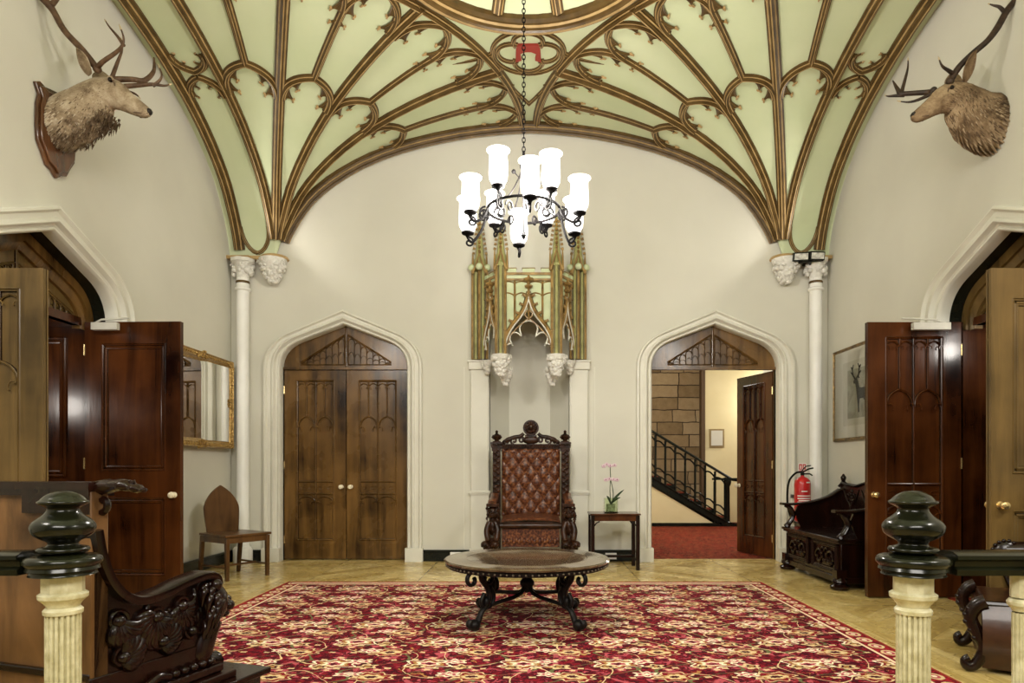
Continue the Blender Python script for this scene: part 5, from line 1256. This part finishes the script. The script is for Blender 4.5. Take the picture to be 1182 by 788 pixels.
def rail(x0, x1, lab, group=None):
    t = thing('balustrade', lab, 'balustrade', ((x0 + x1) / 2, NY, 0))
    b = MB(); pr = [(-.05, -.0), (-.052, .018), (-.038, .028), (-.040, .044), (-.055, .052), (-.055, .064), (-.030, .074), (.030, .074), (.055, .064), (.055, .052), (.040, .044), (.038, .028), (.052, .018), (.05, 0), (-.05, 0)]
    b.sweep([V((x0, NY, .827)), V((x1, NY, .827))], V((0, 0, 1)), pr); b.build('handrail', GREENBR, t, smooth=40)
    x = x1 - .27 if x1 < 0 else x0 + .24
    for i in range(5):
        xx = x - .27 * i if x1 < 0 else x + .27 * i
        if not x0 < xx < x1 or xx < -1.75: continue
        q = MB(); q.lathe([(.032, .75), (.032, .83)], (xx, NY, 0), 8); q.lathe([(.026, .705), (.028, .712), (.040, .725), (.041, .735), (.034, .745), (0, .75)], (xx, NY, 0), 24); n = 60; rows = []
        for zz in (.10, .70): rows.append([V((xx + cos(2 * pi * i_ / n) * (.0265 - .004 * max(0, sin(2 * pi * i_ / n * 12)) ** .5), NY + sin(2 * pi * i_ / n) * (.0265 - .004 * max(0, sin(2 * pi * i_ / n * 12)) ** .5), zz)) for i_ in range(n)])
        q.grid(rows, closed=True); q.lathe([(.04, 0), (.04, .08), (.03, .11)], (xx, NY, 0), 16); q.build('baluster', CREAMP, t, smooth=35)
rail(nr.x + .112, 3.70, 'dark green handrail on slim cream balusters, right side'); rail(-3.70, nl.x - .112, 'dark green handrail end beside the left newel post')
# ================================================================ LEFT BENCH (seen from behind)
O = V((-1.66, 2.62, 0)); du = V((.316, .949, 0)); dv = V((-.949, .316, 0))
bn = thing('carved_bench', 'dark carved high-backed bench with lion head arm in the left foreground', 'bench', O + du * .3 + dv * .7)
fbk = Fr(O, dv, (0, 0, 1), du)       # x along the back to the left, z up, n toward front
b = MB(); b.box(.03, 1.5, 0, .03, .12, 1.06, 0, fbk); b.build('back_boards', PLANK, bn)
b = MB()
for x in (.01, 1.5): b.box(x - .035, x + .03, -.015, .06, 0, 1.08, 0, fbk)
b.box(.0, 1.5, -.012, .0, .12, .22, 0, fbk); b.build('back_frame', PLANK, bn, bevel=.004)
b = MB(); b.box(-.02, 1.55, -.02, .09, 1.06, 1.085, 0, fbk); b.box(-.03, 1.55, -.03, .11, 1.085, 1.115, 0, fbk); b.box(-.02, .35, -.015, .06, .99, 1.06, 0, fbk)
b.tube([fbk(x, z, .04) for x, z in [(p.x, p.y) for p in smooth_path([(.02, 1.09, 0), (-.06, 1.10, 0), (-.13, 1.105, 0), (-.20, 1.09, 0), (-.235, 1.085, 0)], 4)]], [.05] * 5 + [.042] * 5 + [.03] * 3 + [.018] * 3 + [.004], 10, up=(0, 0, 1), sq=.55)
for i in range(8): b.tube([fbk(-.01 - .022 * i, 1.11, -.0 + .005 * i), fbk(-.03 - .022 * i, 1.118, .04), fbk(-.02 - .022 * i, 1.11, .08 - .005 * i)], .008, 6)
b.tube([fbk(x, z, .03) for x, z in spiral((-.03, 1.03), .05, .015, pi / 2, -pi * 1.6, 14)], .014, 6)
b.build('top_rail', DARK, bn, smooth=50)
# arm assembly on the right-hand end, in plane (du, z)
fa = Fr(O, du, (0, 0, 1), -dv)       # x toward front, n outward (right)
AL = .62
b = MB()
top = [(.0, .93), (.02, .83), (.06, .73), (.12, .66), (.20, .625), (.32, .635), (.43, .66), (.54, .675), (.60, .66), (.615, .62)]
tp = [(p.x, p.y) for p in smooth_path([(x, z, 0) for x, z in top], 5)]
b.sweep([fa(x, z, .0) for x, z in tp], [(V((0, 0, 1)) if True else 0)] * len(tp), [(-.055, -.02), (-.062, -.005), (-.058, .012), (-.04, .018), (.04, .018), (.058, .012), (.062, -.005), (.055, -.02), (-.055, -.02)])
b.build('armrest', DARK, bn, smooth=40)
lo = [(0, .36), (.56, .36), (.54, .46), (.58, .56), (.59, .63)] + [(x, z - .015) for x, z in tp[::-1] if x < .58]
b = MB(); b.prism([lo], fa, -.03, .025, 0); rnd = random.Random(21)
def on(x, z): 
    for i in range(len(tp) - 1):
        if tp[i][0] <= x <= tp[i + 1][0]: return z < tp[i][1] - .05
    return False
# acanthus: fans of curving lobes
for (cx_, cz_, a0, n_, L0) in ((.09, .56, -.6, 9, .16), (.27, .54, -1.9, 10, .15), (.40, .56, -1.2, 9, .14), (.11, .41, .3, 8, .14), (.30, .43, .4, 9, .14), (.46, .44, 1.0, 7, .12)):
    for k in range(n_):
        a = a0 + (k - n_ / 2) * .33; L = L0 * (1 - .35 * abs(k - n_ / 2) / (n_ / 2))
        pts = [(cx_, cz_), (cx_ + cos(a) * L * .5, cz_ + sin(a) * L * .5), (cx_ + cos(a + .35) * L * .85, cz_ + sin(a + .35) * L * .85), (cx_ + cos(a + .75) * L, cz_ + sin(a + .75) * L)]
        if not on(pts[2][0], pts[2][1]) and pts[2][0] < .6: continue
        q = smooth_path([fa(x, z, .028 + .012 * (j == 1)) for j, (x, z) in enumerate(pts)], 4); m_ = len(q)
        b.tube(q, [.008 + .016 * sin(pi * min(1, .15 + .85 * j / (m_ - 1))) for j in range(m_)], 7)
    b.ball(fa(cx_, cz_, .04), (.03, .03, .025))
    b.tube([fa(cx_ + x, cz_ + z, .035) for x, z in spiral((0, 0), .05, .012, a0, a0 + 2.4 * pi, 16)], .010, 6)
b.build('carved_arm_panel', DARK, bn, smooth=60)
def fl_(x, z, c=0): return fa(x - .06, z - .065, c)
b = MB()   # lion head at the front
hc = fl_(.66, .60, 0); 
b.ball(hc, (.085, .085, .10)); b.ball(fl_(.735, .575, 0), (.05, .05, .045)); b.ball(fl_(.765, .60, 0), (.026, .026, .02)); b.ball(fl_(.74, .535, 0), (.035, .035, .02)); b.ball(fl_(.715, .63, 0), (.04, .05, .02))
for s in (-1, 1):
    b.ball(fl_(.72, .615, s * .035), .014); b.ball(fl_(.64, .69, s * .06), (.028, .028, .03)); b.ball(fl_(.75, .575, s * .028), (.03, .03, .026))
for i in range(60):
    a = rnd.uniform(0, 2 * pi); w_ = rnd.uniform(.0, .09); base_ = V((.66 - w_, .60 + .10 * sin(a), .085 * cos(a)))
    e1 = (base_.x - .02, base_.y + .03 * sin(a) - .02, base_.z * 1.2); e2 = (base_.x - .03, base_.y + .01 * sin(a) - .07, base_.z * 1.15)
    b.tube(smooth_path([fl_(base_.x, base_.y, base_.z), fl_(*e1), fl_(*e2)], 3), [.014, .017, .017, .014, .010, .007, .004], 6)
b.tube(smooth_path([fl_(.66, .52, 0), fl_(.62, .44, 0), fl_(.60, .36, 0), fl_(.66, .32, 0), fl_(.70, .315, 0)], 4), [.06] * 9 + [.05] * 8, 10)
b.build('lion_head', DARK, bn, smooth=70)
b = MB(); b.box(-.02, .56, -.02, 1.4, .345, .375, 0, Fr(O, du, (0, 0, 1), dv)); b.build('seat', DARK, bn, bevel=.006)
b = MB(); fe2 = Fr(O, du, (0, 0, 1), dv)
b.box(-.02, .56, -.03, .0, .24, .36, 0, fe2); b.box(.52, .56, -.03, 1.4, .10, .36, 0, fe2); b.box(-.03, .63, -.06, 1.4, .215, .25, 0, fe2); b.box(-.03, .68, -.09, 1.4, .175, .21, 0, fe2); b.box(-.03, .66, -.07, 1.4, .014, .175, 0, fe2)
for x in range(5): b.ball(fe2(.36 + .05 * x, .275, -.045), (.022, .022, .018))
b.tube([fe2(p.x, p.y, -.05) for p in smooth_path([(.0, .26, 0), (.12, .28, 0), (.20, .26, 0), (.27, .285, 0), (.33, .27, 0)], 4)], .018, 8)
b.build('base', DARK, bn, bevel=.006)
b = MB(); b.box(.45, .86, -.14, .40, .145, .175, 0, fe2); b.box(.50, .82, -.11, .36, .014, .145, 0, fe2); b.build('step', DARK, bn, bevel=.006)
# ================================================================ RIGHT FOREGROUND ARMCHAIR
ac = thing('leather_armchair', 'brown leather armchair with carved scroll leg behind the right balustrade', 'chair', (3.1, 3.9, 0))
lx = 2.62
def leg_scroll(x, y, s):
    b = MB(); x -= .03; pts = [(x + .05, .41), (x + .0, .38), (x - .03, .31), (x + .01, .22), (x + .04, .14), (x + .0, .05), (x - .045, .03), (x - .06, .06), (x - .035, .08)]
    f = Fr((0, y, 0), (1, 0, 0), (0, 0, 1)); q = smooth_path([f(a, c) for a, c in pts], 4); n = len(q)
    b.tube(q, [.045 - .022 * (i / n) for i in range(n)], 10)
    for i in range(3, 14, 2): b.ball(q[i] + V((-.03, -.01, 0)), (.018, .02, .016))
    b.build('leg', DARK, ac, smooth=60)
leg_scroll(lx, 3.86, 1); leg_scroll(lx, 4.55, 1)
for y in (3.95, 4.5): MB().lathe([(.03, 0), (.03, .3)], (3.45, y, 0), 10).build('leg', DARK, ac)
b = MB(); rows = []
for i in range(21):       # seat side: bulging upholstery
    t = i / 20; rows.append([V((lx + .0 + .9 * k / 10 , 3.86 - .05 * sin(pi * t) - .02 * sin(pi * k / 10), .03 + .36 * t)) for k in range(11)])
b.grid(rows); b.box(lx, lx + .9, 3.88, 4.6, .03, .36); b.box(lx + .02, lx + .88, 3.86, 4.58, .34, .40); b.build('seat', BROWNL, ac, smooth=50, bevel=.01)
b = MB(); b.tube([V((lx - .02, 3.87, .395)), V((lx + .35, 3.86, .40)), V((lx + .9, 3.87, .395))], .018, 8); b.build('seat_rail', DARK, ac)
for y in (3.86, 4.56):
    b = MB(); f = Fr((0, y, 0), (1, 0, 0), (0, 0, 1)); c0 = lx + .20
    b.lathe([(.0, -.05), (.06, -.05), (.085, -.03), (.085, .03), (.06, .05), (0, .05)], (c0, y, .62), 20, axis=(0, 1, 0))
    for k in range(18):
        a = 2 * pi * k / 18; b.ball(V((c0 + .085 * cos(a), y - .03, .62 + .085 * sin(a))), .014, seg=8, rings=6)
    b.tube([V((c0 - .02, y, .56)), V((c0 + .05, y, .40))], .03, 8); b.build('arm_scroll', DARK, ac)
    b = MB(); b.tube(smooth_path([V((c0, y + .0, .64)), V((c0 + .3, y, .66)), V((c0 + .62, y, .74))], 4), .06, 12); b.box(c0 + .05, c0 + .65, y - .03, y + .03, .40, .66); b.build('arm', DARK, ac, smooth=60)
b = MB(); b.box(lx + .80, lx + .92, 3.86, 4.60, .45, 1.0); b.build('backrest', BROWNL, ac, bevel=.03)
ac.location = (3.026, 3.681, 0); ac.rotation_euler = (0, 0, -.5); ac.scale = (.92, .92, 1)
# ================================================================ STAIR HALL seen through the open door
h0 = YB + .22
struct(MB().box(.62, 7.2, h0, 15.6, -.12, 0).build('floor_hall', CARPET, smooth=0))
YS = 13.6
struct(MB().box(.8, 4.0 - .27, 14.75, 14.95, 0, 4.2).build('wall_hall_stone', STONE, smooth=0))
struct(MB().box(3.73, 5.0, 14.6, 14.9, 0, 4.2).build('wall_hall_cream', YCREAM, smooth=0))
struct(MB().box(5.0, 7.2, 15.3, 15.5, 0, 4.2).build('wall_hall_far', WALL, smooth=0))
struct(MB().box(.62, .82, h0, 15.5, 0, 4.2).build('wall_hall_left', YCREAM, smooth=0)); struct(MB().box(7.0, 7.2, h0, 15.5, 0, 4.2).build('wall_hall_right', YCREAM, smooth=0))
struct(MB().box(.62, 7.2, h0, 15.6, 4.2, 4.3).build('ceiling_hall', TRIM, smooth=0))
sr = thing('staircase', 'carpeted staircase with black gothic iron balustrade beyond the open doorway', 'staircase', (2.9, YS + .5, 0))
# flight rises to the left; riser positions from the bottom newel
xb = P(838, 600, YS).x; tr, rs = .27, .165
b = MB(); sp_ = MB(); NS = 9
for i in range(NS):
    x1_ = xb + .05 - tr * i; b.box(x1_ - tr - .03, x1_, YS, YS + 1.05, rs * i, rs * (i + 1)); b.box(x1_ - tr - .03, x1_ + .02, YS - .02, YS + 1.05, rs * (i + 1) - .03, rs * (i + 1))
    sp_.box(x1_ - tr - .0, x1_ + .023, YS + .08, YS + 1.0, rs * (i + 1), rs * (i + 1) + .012); sp_.box(x1_ + .002, x1_ + .012, YS + .08, YS + 1.0, rs * i, rs * (i + 1))
b.build('steps', BLACK, sr); sp_.build('stair_carpet', CARPET, sr)
b = MB(); f = Fr((0, YS - .03, 0), (1, 0, 0), (0, 0, 1), (0, -1, 0)); k = rs / tr
def sl(x): return (xb - x) * k
b.prism([[(xb + .3, 0), (xb + .3, .05), (xb - .05, .10), (xb - 2.4, sl(xb - 2.4) + .07), (xb - 2.4, sl(xb - 2.4) - .13), (xb + .1 - .15, -.0)]], f, 0, .03)
bar(b, Fr(f(0, 0, .03), f.u, f.v, f.n), [(xb, .09), (xb - 2.4, sl(xb - 2.4) + .05)], .014, .02); b.build('stringer', BLACK, sr)
b = MB(); b.prism([[(xb - .15, .0), (xb - 2.4, sl(xb - 2.4) - .13), (xb - 2.4, 0)]], f, -.04, -.01); b.box(xb - 2.4, xb - .1, YS - .06, YS - .02, 0, .07, 1); b.build('spandrel_wall', [YCREAM, BLACK], sr)
b = MB(); zr = .88
b.sweep([V((xb - 2.4, YS, sl(xb - 2.4) + zr + .08)), V((xb + .12, YS, zr + .03)), V((xb + .35, YS, zr + .0))], V((0, 0, 1)), [(-.035, 0), (-.04, .03), (-.02, .05), (.02, .05), (.04, .03), (.035, 0), (-.035, 0)]); b.build('handrail', BLACK, sr)
for i in range(12):
    x = xb - .02 - .20 * i; z0_ = max(.06, sl(x) + .08); z1_ = sl(x) + zr + .09; b = MB(); b.tube([V((x, YS, z0_)), V((x, YS, z1_))], .024, 6)
    x2 = x - .20; dz = .20 * k; f = Fr((0, YS, 0), (1, 0, 0), (0, 0, 1))
    for zz in (z1_ - .17, z0_ + .17):
        pts = parch(0, .2, 0, .09); b.tube([f(x - u_, zz + dz * u_ / .2 + w_) for u_, w_ in pts], .018, 5)
    b.tube([f(x, z0_ + .10), f(x2, z0_ + .10 + dz)], .015, 5)
    b.build('baluster', BLACK, sr)
b = MB(); nx_ = xb + .05; b.lathe([(.07, 0), (.07, .08), (.045, .10), (.04, .80), (.06, .84), (.07, .88), (.07, .92), (.03, .95), (0, .96)], (nx_ - .02, YS - .02, 0), 12); b.lathe([(.04, 0), (.03, .1), (.03, .9)], (nx_ - .28, YS - .02, 0), 8); b.lathe([(.04, 0), (.03, .1), (.03, .9)], (nx_ + .25, YS - .02, 0), 8); b.box(nx_ - .32, nx_ + .4, YS - .08, YS + .05, .93, .97); b.build('newel_post', BLACK, sr)
hp = thing('hall_picture', 'small framed notice on the cream wall behind the stairs', 'picture', P(827, 516, 14.6)); a, c = P(818.5, 516, 14.6), P(835.5, 495, 14.6)
b = MB(); b.box(a.x, c.x, 14.57, 14.6, a.z, c.z); b.build('frame', M_mottle('hall_frame', (.25, .18, .08), (.35, .26, .12), 9, .4), hp); MB().box(a.x + .035, c.x - .035, 14.562, 14.57, a.z + .035, c.z - .035).build('print', PAPER, hp)
a, c = P(845, 450, 15.28), P(858, 441, 15.28); tag(MB().box(a.x, c.x + .2, 15.25, 15.3, a.z, c.z).build('red_sign', flatm('sign_red', (.35, .01, .03))), 'plain dark red sign high on the far hall wall', 'sign')
struct(MB().box(3.66, 3.74, 14.55, 14.74, 0, 4.2).build('trim_9', flatm('brown_post', (.10, .06, .03)), smooth=0))
a, c = P(847, 600, 15.28), P(870, 487, 15.28); b = MB(); b.box(a.x - .08, a.x, 15.24, 15.3, 0, c.z + .1); b.box(a.x - .08, c.x + .3, 15.24, 15.3, c.z, c.z + .1); struct(b.build('trim_10', WHITE)); struct(MB().box(a.x, c.x + .3, 15.26, 15.3, 0, c.z).build('door_5', WHITE))
# ================================================================ LIGHT
w = bpy.data.worlds.new('world'); sc.world = w; w.use_nodes = True
w.node_tree.nodes['Background'].inputs[0].default_value = (1, .95, .86, 1); w.node_tree.nodes['Background'].inputs[1].default_value = .12
def area(name, loc, tgt, size, power, col=(1, .95, .87), sy=None):
    l = bpy.data.lights.new(name, 'AREA'); l.energy = power; l.color = col; l.size = size
    if sy: l.shape = 'RECTANGLE'; l.size_y = sy
    o = bpy.data.objects.new(name, l); COL.objects.link(o); o.location = loc
    o.rotation_euler = (V(tgt) - V(loc)).to_track_quat('-Z', 'Y').to_euler(); return o
def point(name, loc, power, r=.1, col=(1, .95, .87)):
    l = bpy.data.lights.new(name, 'POINT'); l.energy = power; l.color = col; l.shadow_soft_size = r
    o = bpy.data.objects.new(name, l); COL.objects.link(o); o.location = loc; return o
point('chandelier_light', (0, 5.2, 3.25), 240, .14)
area('rear_fill', (0, -1.6, 3.9), (0, 6, 2.4), 3.2, 230, sy=1.4)  # unseen fill light added behind the camera
area('near_fill_left', (-3.3, 1.2, 3.9), (1, 7, 4.9), .8, 100); area('near_fill_right', (3.3, 1.2, 3.9), (-1, 7, 4.9), .8, 100)  # unseen fills added in the near corners to brighten the vault
def spot(name, loc, tgt, power, ang, blend=.4, r=.05, col=(1, .95, .86)):
    l = bpy.data.lights.new(name, 'SPOT'); l.energy = power; l.color = col; l.spot_size = radians(ang); l.spot_blend = blend; l.shadow_soft_size = r
    o = bpy.data.objects.new(name, l); COL.objects.link(o); o.location = loc; o.rotation_euler = (V(tgt) - V(loc)).to_track_quat('-Z', 'Y').to_euler(); return o
for s in (-1, 1): spot('capital_flood', (s * 3.52, 7.92, 3.86), (s * -1.5, 7.6, 5.6), 24, 110)
point('lobby_light_left', (-4.9, 5.05, 1.83), 22, .10); point('lobby_light_right', (4.27, 5.3, 2.36), 16, .08)
area('hall_light', (2.6, 11.3, 3.6), (2.6, 12.5, 0), 2.0, 110)
point('hall_far_light', (5.2, 14.2, 2.6), 70, .2)
sc.view_settings.view_transform = 'Standard'; sc.view_settings.look = 'None'; sc.view_settings.gamma = 1
sc.view_settings.use_curve_mapping = False; sc.view_settings.exposure = 0.12
sc.cycles.use_denoising = True
sc.cycles.max_bounces = 8; sc.cycles.diffuse_bounces = 4
